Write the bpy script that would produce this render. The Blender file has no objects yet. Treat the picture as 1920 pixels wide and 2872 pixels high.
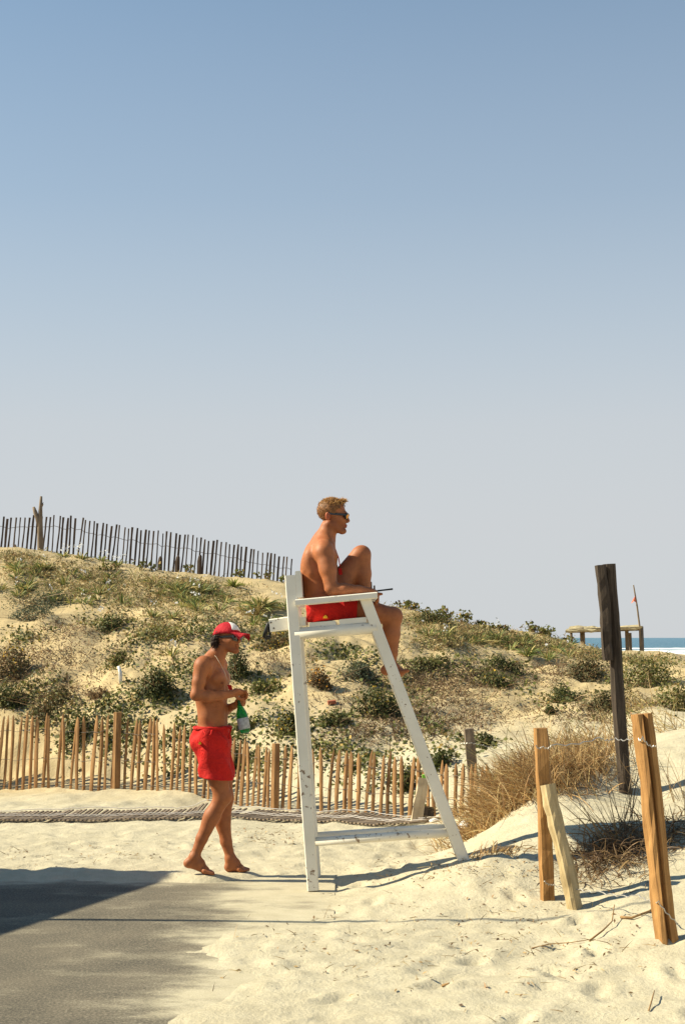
import bpy, math, random
import numpy as np
from mathutils import Vector, Matrix

# ------------------------------------------------------------------ camera, sky, sun, exposure
SC = bpy.context.scene
COL = SC.collection
CAM_H, FPX = 1.66, 3989.0           # eye height; focal length in photograph pixels (50 mm on 36 mm)
PITCH = math.atan(352.0 / FPX)
cam = bpy.data.cameras.new('camera')
cam.sensor_fit = 'VERTICAL'; cam.sensor_height = 36.0; cam.lens = 50.0
cam.clip_start = 0.1; cam.clip_end = 30000.0
cam_o = bpy.data.objects.new('camera', cam); COL.objects.link(cam_o)
cam_o.location = (0, 0, CAM_H); cam_o.rotation_euler = (math.pi / 2 + PITCH, 0, 0)
SC.camera = cam_o

SUN_EL, SUN_YAW = 38.0, -3.0        # light travels towards +x and a touch towards the camera
world = bpy.data.worlds.new('World'); SC.world = world; world.use_nodes = True
wn, wl = world.node_tree.nodes, world.node_tree.links
for n in list(wn): wn.remove(n)
sky = wn.new('ShaderNodeTexSky'); sky.sky_type = 'NISHITA'; sky.sun_disc = False
sky.sun_elevation = math.radians(SUN_EL)
sky.sun_rotation = math.radians(-90 - SUN_YAW)
sky.air_density = 1.0; sky.dust_density = 0.4; sky.ozone_density = 3.0; sky.altitude = 0
bg = wn.new('ShaderNodeBackground'); bg.inputs['Strength'].default_value = 0.067
wo = wn.new('ShaderNodeOutputWorld')
# summer haze: the sky pales towards the horizon, evenly all round
tcw = wn.new('ShaderNodeTexCoord'); sxw = wn.new('ShaderNodeSeparateXYZ'); wl.new(tcw.outputs['Generated'], sxw.inputs[0])
rw = wn.new('ShaderNodeValToRGB'); e = rw.color_ramp.elements; e[0].position = 0.0; e[0].color = (0.96,) * 3 + (1,); e[1].position = 0.75; e[1].color = (0, 0, 0, 1)
for pos_, val_ in ((0.08, .96), (0.147, .89), (0.22, .68), (0.30, .47), (0.43, .27)):
    q = e.new(pos_); q.color = (val_,) * 3 + (1,)
wl.new(sxw.outputs[2], rw.inputs['Fac'])
mw_ = wn.new('ShaderNodeMix'); mw_.data_type = 'RGBA'; mw_.inputs[7].default_value = (5.2, 5.33, 5.5, 1)
tn_ = wn.new('ShaderNodeMix'); tn_.data_type = 'RGBA'; tn_.blend_type = 'MULTIPLY'; tn_.inputs[0].default_value = 1.0; tn_.inputs[7].default_value = (0.68, 1.06, 1.08, 1)
wl.new(sky.outputs[0], tn_.inputs[6])
wl.new(rw.outputs[0], mw_.inputs[0]); wl.new(tn_.outputs[2], mw_.inputs[6])
wl.new(mw_.outputs[2], bg.inputs['Color']); wl.new(bg.outputs[0], wo.inputs['Surface'])

sun = bpy.data.lights.new('sun', 'SUN'); sun.energy = 5.0; sun.angle = math.radians(0.53)
sun.color = (1.0, 0.905, 0.67)
sun_o = bpy.data.objects.new('sun', sun); COL.objects.link(sun_o)
_ld = Vector((math.cos(math.radians(SUN_YAW)) * math.cos(math.radians(SUN_EL)),
              math.sin(math.radians(SUN_YAW)) * math.cos(math.radians(SUN_EL)), -math.sin(math.radians(SUN_EL))))
sun_o.rotation_euler = _ld.to_track_quat('-Z', 'Y').to_euler()
sun_o.location = (-20, 5, 20)
SC.view_settings.view_transform = 'Standard'; SC.view_settings.look = 'None'
SC.view_settings.exposure = 0.85; SC.view_settings.gamma = 1.0
SC.view_settings.use_curve_mapping = False
SC.cycles.use_denoising = True
SC.cycles.max_bounces = 8

# ------------------------------------------------------------------ helpers
random.seed(11); rng = np.random.default_rng(11)

def at(px, py, Y):
    """photograph pixel at forward distance Y -> world point (array)"""
    dx = (px - 960.0) / FPX; dy = (1436.0 - py) / FPX
    c, s = math.cos(PITCH), math.sin(PITCH)
    d = np.array([dx, c - dy * s, s + dy * c])
    return np.array([0, 0, CAM_H]) + d * (Y / d[1])

def tag(o, label, cat, group=None, kind=None):
    if label: o['label'] = label
    if cat: o['category'] = cat
    if group: o['group'] = group
    if kind: o['kind'] = kind
    return o

def empty(name, loc=(0, 0, 0)):
    o = bpy.data.objects.new(name, None); COL.objects.link(o)
    o.location = loc; o.empty_display_size = 0.1
    return o

def put(name, me, parent=None, mat=None):
    o = bpy.data.objects.new(name, me); COL.objects.link(o)
    if mat is not None and not me.materials: me.materials.append(mat)
    if parent is not None:
        o.parent = parent
        o.matrix_parent_inverse = Matrix.Translation(-Vector(parent.location)) if parent.parent is None else Matrix()
    return o

def mesh_from(name, verts, faces, smooth=False, tone=None):
    me = bpy.data.meshes.new(name)
    verts = np.asarray(verts, dtype=np.float32)
    if isinstance(faces, np.ndarray):
        k = faces.shape[1]; nf = len(faces)
        me.vertices.add(len(verts)); me.vertices.foreach_set('co', verts.ravel())
        me.loops.add(nf * k); me.loops.foreach_set('vertex_index', faces.astype(np.int32).ravel())
        me.polygons.add(nf)
        me.polygons.foreach_set('loop_start', np.arange(0, nf * k, k, dtype=np.int32))
        me.polygons.foreach_set('loop_total', np.full(nf, k, dtype=np.int32))
        me.update(calc_edges=True)
    else:
        me.from_pydata([tuple(v) for v in verts.tolist()], [], [tuple(f) for f in faces]); me.update()
    if smooth: me.polygons.foreach_set('use_smooth', np.ones(len(me.polygons), dtype=bool))
    if tone is not None:
        a = me.attributes.new('tone', 'FLOAT_COLOR', 'POINT')
        t = np.ones((len(verts), 4), dtype=np.float32); t[:, :3] = tone
        a.data.foreach_set('color', t.ravel())
    return me

class MB:
    """collects simple solids into one mesh"""
    def __init__(s): s.v = []; s.f = []
    def add(s, vs, fs):
        b = len(s.v); s.v += [tuple(map(float, p)) for p in vs]; s.f += [tuple(i + b for i in f) for f in fs]
    def rings(s, rings, cap=True):
        n = len(rings[0]); b = len(s.v)
        for r in rings: s.v += [tuple(map(float, p)) for p in r]
        for k in range(len(rings) - 1):
            for i in range(n):
                j = (i + 1) % n
                s.f.append((b + k * n + i, b + k * n + j, b + (k + 1) * n + j, b + (k + 1) * n + i))
        if cap:
            s.f.append(tuple(b + i for i in range(n))[::-1])
            s.f.append(tuple(b + (len(rings) - 1) * n + i for i in range(n)))
    def beam(s, a, b, w, t, up=(0, 0, 1), bev=0.004):
        """board from a to b; w = size along `side` (perp. to up), t = size along up"""
        a = np.array(a, float); b = np.array(b, float)
        d = (b - a) / np.linalg.norm(b - a); up = np.array(up, float)
        up = up - d * up.dot(d); up /= np.linalg.norm(up); sd = np.cross(d, up)
        hw, ht, e = w / 2, t / 2, min(bev, w / 3, t / 3)
        prof = [(-hw + e, -ht), (hw - e, -ht), (hw, -ht + e), (hw, ht - e), (hw - e, ht), (-hw + e, ht), (-hw, ht - e), (-hw, -ht + e)]
        s.rings([[p + sd * x + up * y for x, y in prof] for p in (a, b)])
    def tube(s, pts, rad, n=8):
        pts = [np.array(p, float) for p in pts]
        if not hasattr(rad, '__len__'): rad = [rad] * len(pts)
        rings = []
        ref = np.array([0.13, 0.21, 0.97])
        for i, p in enumerate(pts):
            d = pts[min(i + 1, len(pts) - 1)] - pts[max(i - 1, 0)]
            d = d / (np.linalg.norm(d) + 1e-9)
            if abs(d.dot(ref)) > 0.95: ref = np.array([0.97, 0.1, 0.2])
            u = np.cross(d, ref); u /= np.linalg.norm(u); v = np.cross(d, u)
            rings.append([p + rad[i] * (math.cos(2 * math.pi * k / n) * u + math.sin(2 * math.pi * k / n) * v) for k in range(n)])
        s.rings(rings)
    def build(s, name, mat, parent=None, smooth=False):
        return put(name, mesh_from(name, s.v, s.f, smooth), parent, mat)

def hash2(ix, iy, seed):
    h = np.sin(ix * 127.1 + iy * 311.7 + seed * 74.7) * 43758.5453
    return h - np.floor(h)

def vnoise(x, y, seed=0):
    ix, iy = np.floor(x), np.floor(y); fx, fy = x - ix, y - iy
    fx = fx * fx * (3 - 2 * fx); fy = fy * fy * (3 - 2 * fy)
    a = hash2(ix, iy, seed); b = hash2(ix + 1, iy, seed); c = hash2(ix, iy + 1, seed); d = hash2(ix + 1, iy + 1, seed)
    return (a * (1 - fx) + b * fx) * (1 - fy) + (c * (1 - fx) + d * fx) * fy - 0.5

def fbm(x, y, seed=0, oct=4):
    r = 0; amp = 1.0
    for o in range(oct):
        r = r + amp * vnoise(x * 2 ** o, y * 2 ** o, seed + o); amp *= 0.5
    return r

# ------------------------------------------------------------------ materials
def nodes_of(name):
    m = bpy.data.materials.new(name); m.use_nodes = True
    nt = m.node_tree; return m, nt.nodes, nt.links, nt.nodes['Principled BSDF']

def noise_node(N, L, scale, detail=4, rough=0.6, vec=None):
    n = N.new('ShaderNodeTexNoise'); n.inputs['Scale'].default_value = scale
    n.inputs['Detail'].default_value = detail; n.inputs['Roughness'].default_value = rough
    if vec is not None: L.new(vec, n.inputs['Vector'])
    return n

def ramp_node(N, L, fac, stops):
    r = N.new('ShaderNodeValToRGB'); e = r.color_ramp.elements
    while len(e) < len(stops): e.new(0.5)
    for i, (p, c) in enumerate(stops): e[i].position = p; e[i].color = (*c, 1) if len(c) == 3 else c
    L.new(fac, r.inputs['Fac']); return r

def mix_node(N, L, fac, a, b, mode='MIX'):
    m = N.new('ShaderNodeMix'); m.data_type = 'RGBA'; m.blend_type = mode
    if hasattr(fac, 'links'): L.new(fac, m.inputs[0])
    else: m.inputs[0].default_value = fac
    for sock, v in ((m.inputs[6], a), (m.inputs[7], b)):
        if hasattr(v, 'links'): L.new(v, sock)
        else: sock.default_value = (*v, 1)
    return m.outputs[2]

def bump_node(N, L, height, strength, dist, normal=None):
    b = N.new('ShaderNodeBump'); b.inputs['Strength'].default_value = strength; b.inputs['Distance'].default_value = dist
    L.new(height, b.inputs['Height'])
    if normal is not None: L.new(normal, b.inputs['Normal'])
    return b.outputs[0]

def simple_mat(name, col, rough=0.7, var=0.15, scale=6.0, bump=0.0, stretch=None, spec=0.3, metal=0.0):
    m, N, L, P = nodes_of(name)
    tc = N.new('ShaderNodeTexCoord'); vec = tc.outputs['Object']
    if stretch:
        mp = N.new('ShaderNodeMapping'); mp.inputs['Scale'].default_value = stretch; L.new(vec, mp.inputs['Vector']); vec = mp.outputs[0]
    nz = noise_node(N, L, scale, 5, 0.6, vec)
    lo = tuple(c * (1 - var) for c in col); hi = tuple(min(1, c * (1 + var)) for c in col)
    r = ramp_node(N, L, nz.outputs['Fac'], [(0.3, lo), (0.7, hi)])
    L.new(r.outputs[0], P.inputs['Base Color'])
    P.inputs['Roughness'].default_value = rough; P.inputs['Specular IOR Level'].default_value = spec; P.inputs['Metallic'].default_value = metal
    if bump: L.new(bump_node(N, L, nz.outputs['Fac'], 0.6, bump), P.inputs['Normal'])
    return m

def sand_colour(N, L, vec):
    n1 = noise_node(N, L, 0.9, 6, 0.65, vec); n2 = noise_node(N, L, 160, 3, 0.7, vec); n3 = noise_node(N, L, 9, 5, 0.6, vec)
    c1 = ramp_node(N, L, n1.outputs['Fac'], [(0.3, (0.495, 0.440, 0.318)), (0.7, (0.565, 0.506, 0.37))]).outputs[0]
    c2 = ramp_node(N, L, n3.outputs['Fac'], [(0.25, (0.84, 0.83, 0.80)), (0.65, (1.0, 1.0, 1.0))]).outputs[0]
    c3 = ramp_node(N, L, n2.outputs['Fac'], [(0.28, (0.74, 0.72, 0.68)), (0.5, (1, 1, 1)), (0.75, (1.08, 1.07, 1.04))]).outputs[0]
    a = mix_node(N, L, 1.0, c1, c2, 'MULTIPLY')
    return mix_node(N, L, 1.0, a, c3, 'MULTIPLY'), n2.outputs['Fac'], n3.outputs['Fac']

def mat_sand():
    m, N, L, P = nodes_of('sand')
    tc = N.new('ShaderNodeTexCoord'); vec = tc.outputs['Object']
    c, fine, mid = sand_colour(N, L, vec)
    sx = N.new('ShaderNodeSeparateXYZ'); L.new(vec, sx.inputs[0])
    nd = noise_node(N, L, 0.7, 5, 0.6, vec)
    ad = N.new('ShaderNodeMath'); ad.operation = 'MULTIPLY_ADD'; L.new(nd.outputs['Fac'], ad.inputs[0]); ad.inputs[1].default_value = 3.0; L.new(sx.outputs[1], ad.inputs[2])
    dm = N.new('ShaderNodeMapRange'); dm.inputs[1].default_value = 15.6; dm.inputs[2].default_value = 18.2; L.new(ad.outputs[0], dm.inputs[0])
    c = mix_node(N, L, dm.outputs[0], c, mix_node(N, L, 1.0, c, (0.95, 0.83, 0.64), 'MULTIPLY'))
    L.new(c, P.inputs['Base Color']); P.inputs['Roughness'].default_value = 0.95; P.inputs['Specular IOR Level'].default_value = 0.15
    n4 = noise_node(N, L, 34, 5, 0.65, vec)
    b1 = bump_node(N, L, n4.outputs['Fac'], 0.55, 0.02)
    b2 = bump_node(N, L, fine, 0.5, 0.004, b1)
    L.new(b2, P.inputs['Normal'])
    return m

def mat_pavement():
    m, N, L, P = nodes_of('asphalt_with_blown_sand')
    tc = N.new('ShaderNodeTexCoord'); vec = tc.outputs['Object']
    sandc, fine, mid = sand_colour(N, L, vec)
    g1 = noise_node(N, L, 75, 5, 0.8, vec); g2 = noise_node(N, L, 2.5, 5, 0.6, vec)
    asp = ramp_node(N, L, g1.outputs['Fac'], [(0.32, (0.032, 0.031, 0.028)), (0.5, (0.128, 0.113, 0.088)), (0.68, (0.36, 0.31, 0.225))]).outputs[0]
    asp2 = mix_node(N, L, 0.35, asp, ramp_node(N, L, g2.outputs['Fac'], [(0.3, (0.07, 0.065, 0.055)), (0.7, (0.24, 0.20, 0.145))]).outputs[0])
    # wind-blown sand lies in long streaks along the path and thickens towards the beach edge
    mp = N.new('ShaderNodeMapping'); mp.inputs['Scale'].default_value = (0.9, 1.9, 1.0); L.new(vec, mp.inputs['Vector'])
    st = noise_node(N, L, 2.1, 7, 0.62, mp.outputs[0])
    sx = N.new('ShaderNodeSeparateXYZ'); L.new(vec, sx.inputs[0])
    mr = N.new('ShaderNodeMapRange'); mr.inputs[1].default_value = -1.15; mr.inputs[2].default_value = -0.50; L.new(sx.outputs[0], mr.inputs[0])
    my = N.new('ShaderNodeMapRange'); my.inputs[1].default_value = 9.55; my.inputs[2].default_value = 10.05; L.new(sx.outputs[1], my.inputs[0])
    mx = N.new('ShaderNodeMath'); mx.operation = 'MAXIMUM'; L.new(mr.outputs[0], mx.inputs[0]); L.new(my.outputs[0], mx.inputs[1])
    ml = N.new('ShaderNodeMath'); ml.operation = 'MULTIPLY_ADD'; L.new(mx.outputs[0], ml.inputs[0]); ml.inputs[1].default_value = 0.40; L.new(st.outputs['Fac'], ml.inputs[2])
    grain = N.new('ShaderNodeMath'); grain.operation = 'MULTIPLY_ADD'; L.new(g1.outputs['Fac'], grain.inputs[0]); grain.inputs[1].default_value = 0.26; L.new(ml.outputs[0], grain.inputs[2])
    fac = ramp_node(N, L, grain.outputs[0], [(0.67, (0.0, 0.0, 0.0)), (0.79, (0.20, 0.20, 0.20)), (0.90, (0.60, 0.60, 0.60)), (0.99, (1, 1, 1))]).outputs[0]
    L.new(mix_node(N, L, fac, asp2, sandc), P.inputs['Base Color'])
    P.inputs['Roughness'].default_value = 0.95; P.inputs['Specular IOR Level'].default_value = 0.15
    L.new(bump_node(N, L, g1.outputs['Fac'], 0.5, 0.006), P.inputs['Normal'])
    return m

def mat_foliage(name='foliage', trans=0.3):
    m, N, L, P = nodes_of(name)
    a = N.new('ShaderNodeAttribute'); a.attribute_name = 'tone'
    L.new(a.outputs['Color'], P.inputs['Base Color']); P.inputs['Roughness'].default_value = 0.6; P.inputs['Specular IOR Level'].default_value = 0.3
    t = N.new('ShaderNodeBsdfTranslucent'); L.new(a.outputs['Color'], t.inputs['Color'])
    mx = N.new('ShaderNodeMixShader'); mx.inputs[0].default_value = trans
    L.new(P.outputs[0], mx.inputs[1]); L.new(t.outputs[0], mx.inputs[2]); L.new(mx.outputs[0], N['Material Output'].inputs['Surface'])
    return m

def mat_skin(name, mult=(1, 1, 1)):
    m, N, L, P = nodes_of(name)
    a = N.new('ShaderNodeAttribute'); a.attribute_name = 'tone'
    tc = N.new('ShaderNodeTexCoord')
    nz = noise_node(N, L, 13, 8, 0.72, tc.outputs['Object']); n2 = noise_node(N, L, 150, 2, 0.6, tc.outputs['Object'])
    v = ramp_node(N, L, nz.outputs['Fac'], [(0.28, (0.70, 0.62, 0.58)), (0.5, (0.96, 0.93, 0.92)), (0.72, (1.18, 1.14, 1.10))]).outputs[0]
    c = mix_node(N, L, 1.0, a.outputs['Color'], v, 'MULTIPLY')
    L.new(c, P.inputs['Base Color']); P.inputs['Roughness'].default_value = 0.58; P.inputs['Specular IOR Level'].default_value = 0.32
    P.inputs['Subsurface Weight'].default_value = 0.12; P.inputs['Subsurface Radius'].default_value = (0.02, 0.007, 0.003); P.inputs['Subsurface Scale'].default_value = 0.5
    L.new(bump_node(N, L, n2.outputs['Fac'], 0.25, 0.002), P.inputs['Normal'])
    return m

def mat_wood(name, lo, hi, grain=(3, 3, 60), rough=0.8, bump=0.004, dark=None):
    """weathered timber: streaks along local z"""
    m, N, L, P = nodes_of(name)
    tc = N.new('ShaderNodeTexCoord'); info = N.new('ShaderNodeObjectInfo')
    mp = N.new('ShaderNodeMapping'); mp.inputs['Scale'].default_value = (grain[2], grain[2], grain[0]); L.new(tc.outputs['Object'], mp.inputs['Vector'])
    L.new(info.outputs['Location'], mp.inputs['Location'])
    nz = noise_node(N, L, 1.0, 6, 0.65, mp.outputs[0])
    n2 = noise_node(N, L, 5.0, 4, 0.6, tc.outputs['Object'])
    r = ramp_node(N, L, nz.outputs['Fac'], [(0.25, lo), (0.7, hi)]).outputs[0]
    v = ramp_node(N, L, n2.outputs['Fac'], [(0.3, (0.72, 0.70, 0.68)), (0.65, (1.05, 1.05, 1.05))]).outputs[0]
    c = mix_node(N, L, 1.0, r, v, 'MULTIPLY')
    hs = N.new('ShaderNodeHueSaturation')
    mv = N.new('ShaderNodeMapRange'); mv.inputs[3].default_value = 0.72; mv.inputs[4].default_value = 1.18; L.new(info.outputs['Random'], mv.inputs[0])
    L.new(mv.outputs[0], hs.inputs['Value']); L.new(c, hs.inputs['Color'])
    L.new(hs.outputs[0], P.inputs['Base Color']); P.inputs['Roughness'].default_value = rough; P.inputs['Specular IOR Level'].default_value = 0.2
    L.new(bump_node(N, L, nz.outputs['Fac'], 0.7, bump), P.inputs['Normal'])
    return m

def mat_paint_white():
    m, N, L, P = nodes_of('flaking_white_paint')
    tc = N.new('ShaderNodeTexCoord')
    n1 = noise_node(N, L, 26, 6, 0.7, tc.outputs['Object']); n2 = noise_node(N, L, 4, 4, 0.6, tc.outputs['Object']); n3 = noise_node(N, L, 3.0, 2, 0.5, tc.outputs['Object'])
    paint = ramp_node(N, L, n2.outputs['Fac'], [(0.3, (0.71, 0.665, 0.56)), (0.7, (0.83, 0.785, 0.68))]).outputs[0]
    chips = N.new('ShaderNodeMath'); chips.operation = 'MULTIPLY_ADD'; L.new(n3.outputs['Fac'], chips.inputs[0]); chips.inputs[1].default_value = 0.42; L.new(n1.outputs['Fac'], chips.inputs[2])
    f = ramp_node(N, L, chips.outputs[0], [(0.86, (0, 0, 0)), (0.885, (1, 1, 1))]).outputs[0]
    L.new(mix_node(N, L, f, paint, (0.25, 0.17, 0.11)), P.inputs['Base Color'])
    P.inputs['Roughness'].default_value = 0.5; P.inputs['Specular IOR Level'].default_value = 0.35
    L.new(bump_node(N, L, f, 0.4, -0.003), P.inputs['Normal'])
    return m

def mat_cloth(name, col):
    m, N, L, P = nodes_of(name)
    tc = N.new('ShaderNodeTexCoord')
    n1 = noise_node(N, L, 7, 4, 0.6, tc.outputs['Object']); n2 = noise_node(N, L, 16, 5, 0.65, tc.outputs['Object']); n2.inputs['Distortion'].default_value = 1.2
    lo = tuple(c * 0.72 for c in col)
    L.new(ramp_node(N, L, n1.outputs['Fac'], [(0.3, lo), (0.7, col)]).outputs[0], P.inputs['Base Color'])
    P.inputs['Roughness'].default_value = 0.75; P.inputs['Specular IOR Level'].default_value = 0.2
    L.new(bump_node(N, L, n2.outputs['Fac'], 0.7, 0.022), P.inputs['Normal'])
    return m

M = {}
M['sand'] = mat_sand(); M['pave'] = mat_pavement(); M['leaf'] = mat_foliage('foliage'); M['dry'] = mat_foliage('dry_grass', 0.18)
M['white'] = mat_paint_white()
M['picket'] = mat_wood('chestnut_picket', (0.17, 0.085, 0.035), (0.44, 0.25, 0.11), (3, 3, 60))
M['grey_picket'] = mat_wood('weathered_picket', (0.055, 0.036, 0.027), (0.14, 0.098, 0.072), (3, 3, 45))
M['stake'] = mat_wood('orange_timber', (0.17, 0.075, 0.025), (0.56, 0.31, 0.115), (1.6, 1.6, 55), bump=0.01)
M['pale_stake'] = mat_wood('pale_split_timber', (0.34, 0.24, 0.11), (0.66, 0.53, 0.31), (1.6, 1.6, 55), bump=0.01)
M['dark_post'] = mat_wood('dark_old_timber', (0.014, 0.010, 0.008), (0.10, 0.075, 0.056), (2.5, 2.5, 50), bump=0.016)
M['hut'] = mat_wood('hut_timber', (0.12, 0.09, 0.065), (0.26, 0.20, 0.14), (2, 2, 30))
M['plank'] = mat_wood('pale_plank', (0.42, 0.33, 0.21), (0.58, 0.47, 0.32), (2, 2, 30))
M['wire'] = simple_mat('rusty_wire', (0.13, 0.10, 0.08), 0.6, 0.3, 20)
M['galv'] = simple_mat('galvanised_wire', (0.45, 0.43, 0.40), 0.45, 0.2, 30, metal=0.6)
M['black'] = simple_mat('black_plastic', (0.012, 0.012, 0.013), 0.45, 0.2, 10)
M['red'] = mat_cloth('red_cloth', (0.60, 0.016, 0.012))
M['cap_red'] = mat_cloth('cap_red', (0.48, 0.014, 0.026))
M['cap_white'] = mat_cloth('cap_white', (0.82, 0.81, 0.80))
M['skin'] = mat_skin('tanned_skin')
M['slat'] = mat_wood('mat_slat', (0.20, 0.15, 0.11), (0.34, 0.265, 0.19), (3, 3, 30))
M['cord'] = simple_mat('white_cord', (0.62, 0.57, 0.52), 0.8, 0.1, 30)

# ------------------------------------------------------------------ terrain
CTRL = []
for x in (-9, -5, -2.5, -1.0, 0.2):
    for y in (-8, 0, 4, 6, 8, 9.6, 11.2): CTRL.append((x, y, 0.0))
for x, y, z in ((1.2, 4, 0.0), (1.2, 6, 0.0), (1.2, 7.6, 0.0), (2.4, 4, 0.03), (2.4, 6, 0.05), (4.5, 4, 0.25), (4.5, 6.5, 0.4), (9, 0, 0.5), (9, 6, 1.0),
                (6, 11, 1.15), (10, 13, 1.4), (6, -8, 0.1), (0.4, 8.6, 0.0), (4, 9, .62)):
    CTRL.append((x, y, z))
FENCE_PX = [(-430, 2219, 16.7), (0, 2222, 15.95), (170, 2224, 15.62), (335, 2228, 15.28), (560, 2243, 14.65), (760, 2270, 13.75), (950, 2288, 13.25), (1150, 2306, 12.8), (1330, 2332, 12.2), (1420, 2345, 11.95)]
PIX = [(1312, 2421, 9.5), (1200, 2440, 9.9), (1537, 2524, 8.9), (1608, 2546, 8.7), (1872, 2634, 7.6), (1752, 2222, 11.0), (1920, 2570, 8.0),
       (1450, 2292, 10.6), (1600, 2165, 11.3), (1700, 2125, 11.7), (1850, 2065, 12.6), (1920, 2050, 13.0), (1400, 2225, 11.7), (1330, 2332, 11.4),
       (1340, 2400, 10.1), (1640, 2330, 10.0), (1780, 2400, 9.4),
       (0, 1950, 17.9), (0, 1800, 19.9), (0, 1700, 21.7), (0, 1541, 24.3), (300, 1950, 17.1), (300, 1800, 19.5), (300, 1700, 21.5), (300, 1580, 24.0),
       (-500, 1940, 18.6), (-500, 1740, 20.6), (-500, 1540, 24.5),
       (600, 1950, 16.8), (600, 1800, 19.3), (600, 1700, 21.5), (600, 1628, 23.6), (830, 1650, 24.0), (900, 1950, 16.3), (900, 1800, 19.2),
       (1100, 1700, 24.0), (1100, 1800, 19.6), (1100, 1950, 16.4), (1100, 2100, 14.5), (1300, 2050, 15.0), (1300, 1900, 18.0), (1300, 1805, 20.6), (1300, 1738, 24.0),
       (1500, 1784, 24.5), (1500, 1850, 20.5), (1500, 1950, 17.5), (1500, 2060, 14.8), (1650, 1826, 25.0), (1650, 1900, 19.0), (1750, 1844, 25.0),
       (1900, 1858, 25.0), (1900, 1930, 18.0), (1800, 2000, 15.2), (2300, 1860, 25), (2300, 1930, 18)]
for p in PIX: CTRL.append(tuple(at(*p)))
_f = np.array([at(*p) for p in FENCE_PX])
for i, p in enumerate(_f): CTRL.append((p[0], p[1], p[2]))
for i in (0, 2, 3, 4, 5, 6, 7):
    d = _f[i + 1] - _f[i]; n = np.array([-d[1], d[0]]); n /= np.linalg.norm(n)
    if n[1] < 0: n = -n
    CTRL.append((_f[i][0] + n[0] * .28, _f[i][1] + n[1] * .28, _f[i][2] + 0.06)); CTRL.append((_f[i][0] + n[0] * .70, _f[i][1] + n[1] * .70, _f[i][2] + (0.46 if i < 5 else .36)))
    CTRL.append((_f[i][0] - n[0] * .5, _f[i][1] - n[1] * .5, 0.03))
for px, py, Y in ((-500, 1540, 24.5), (0, 1541, 24.3), (300, 1580, 24.0), (600, 1628, 23.6), (830, 1650, 24.0), (1100, 1700, 24.0), (1300, 1738, 24.0), (1500, 1784, 24.5), (1650, 1826, 25), (1900, 1858, 25), (2300, 1860, 25)):
    p = at(px, py, Y); CTRL.append((p[0] * 1.2, Y + 4.5, p[2] - .12 if px < 900 else p[2] - .5))
    CTRL.append((p[0] * 1.8, Y + 18, p[2] * .5 - 0.9)); CTRL.append((p[0] * 3, 72, -4.6)); CTRL.append((p[0] * 4, 110, -6))
for x, y, z in ((-30, 5, 2), (-30, 20, 3.2), (-25, 40, 2), (30, 10, 2), (30, 25, 1.2), (30, 45, -1), (-40, 110, -6), (60, 110, -6), (-20, -20, 0), (20, -20, .5), (-40, -40, 0), (40, -40, 0), (-70, 30, 2), (80, 20, 0), (-15, 10, .3)):
    CTRL.append((x, y, z))
CTRL = np.array(CTRL, float)
_K = np.sqrt(((CTRL[:, None, :2] - CTRL[None, :, :2]) ** 2).sum(2) + 0.16)
_W = np.linalg.solve(_K - 1e-3 * np.eye(len(CTRL)) + 0, CTRL[:, 2] - CTRL[:, 2].mean())

def H0(x, y):
    x = np.asarray(x, float); y = np.asarray(y, float); sh = x.shape
    x = x.ravel(); y = y.ravel(); out = np.empty(len(x))
    for i in range(0, len(x), 20000):
        r = np.sqrt((x[i:i + 20000, None] - CTRL[None, :, 0]) ** 2 + (y[i:i + 20000, None] - CTRL[None, :, 1]) ** 2 + 0.16)
        out[i:i + 20000] = r @ _W
    return out.reshape(sh) + CTRL[:, 2].mean()

def sstep(a, b, x):
    t = np.clip((x - a) / (b - a), 0, 1); return t * t * (3 - 2 * t)

_dim = []
_r = np.random.default_rng(5)
for i in range(1300):
    x = _r.uniform(-3.4, 3.2); y = _r.uniform(5.2, 14.2); s = _r.uniform(0.04, 0.085); _dim.append((x, y, s, s * _r.uniform(1.2, 2.4), _r.uniform(0, 3.14), _r.uniform(.003, .011)))

for (tx, ty, tdx, tdy, cnt) in ((.55, 5.6, .28, .62, 9), (1.75, 5.6, -.12, .66, 7), (-.3, 6.2, .34, .40, 7), (2.6, 6.0, -.5, .42, 6), (-2.8, 10.7, .62, .06, 10), (-2.2, 11.6, .6, -.1, 8), (.1, 9.0, .1, .62, 5), (1.1, 7.2, .55, .15, 5)):
    for k in range(cnt):     # trails of bare feet
        sd = .09 if k % 2 else -.09; L_ = math.hypot(tdx, tdy); th = math.atan2(tdy, tdx)
        _dim.append((tx + tdx * k - sd * tdy / L_, ty + tdy * k + sd * tdx / L_, .115, .05, th + _r.normal(0, .12), .019)); _dim.append((tx + tdx * (k + .08) - sd * tdy / L_, ty + tdy * (k + .08) + sd * tdx / L_, .05, .055, th, .008))

def pave_mask(x, y):
    """1 where the path is swept bare, 0 on the beach"""
    nx = fbm(x * 1.3, y * 1.3, 41, 4)
    return (1 - sstep(-0.95, -0.05, x + nx * 0.5)) * (1 - sstep(9.75, 10.1, y + nx * 0.18))

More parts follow.
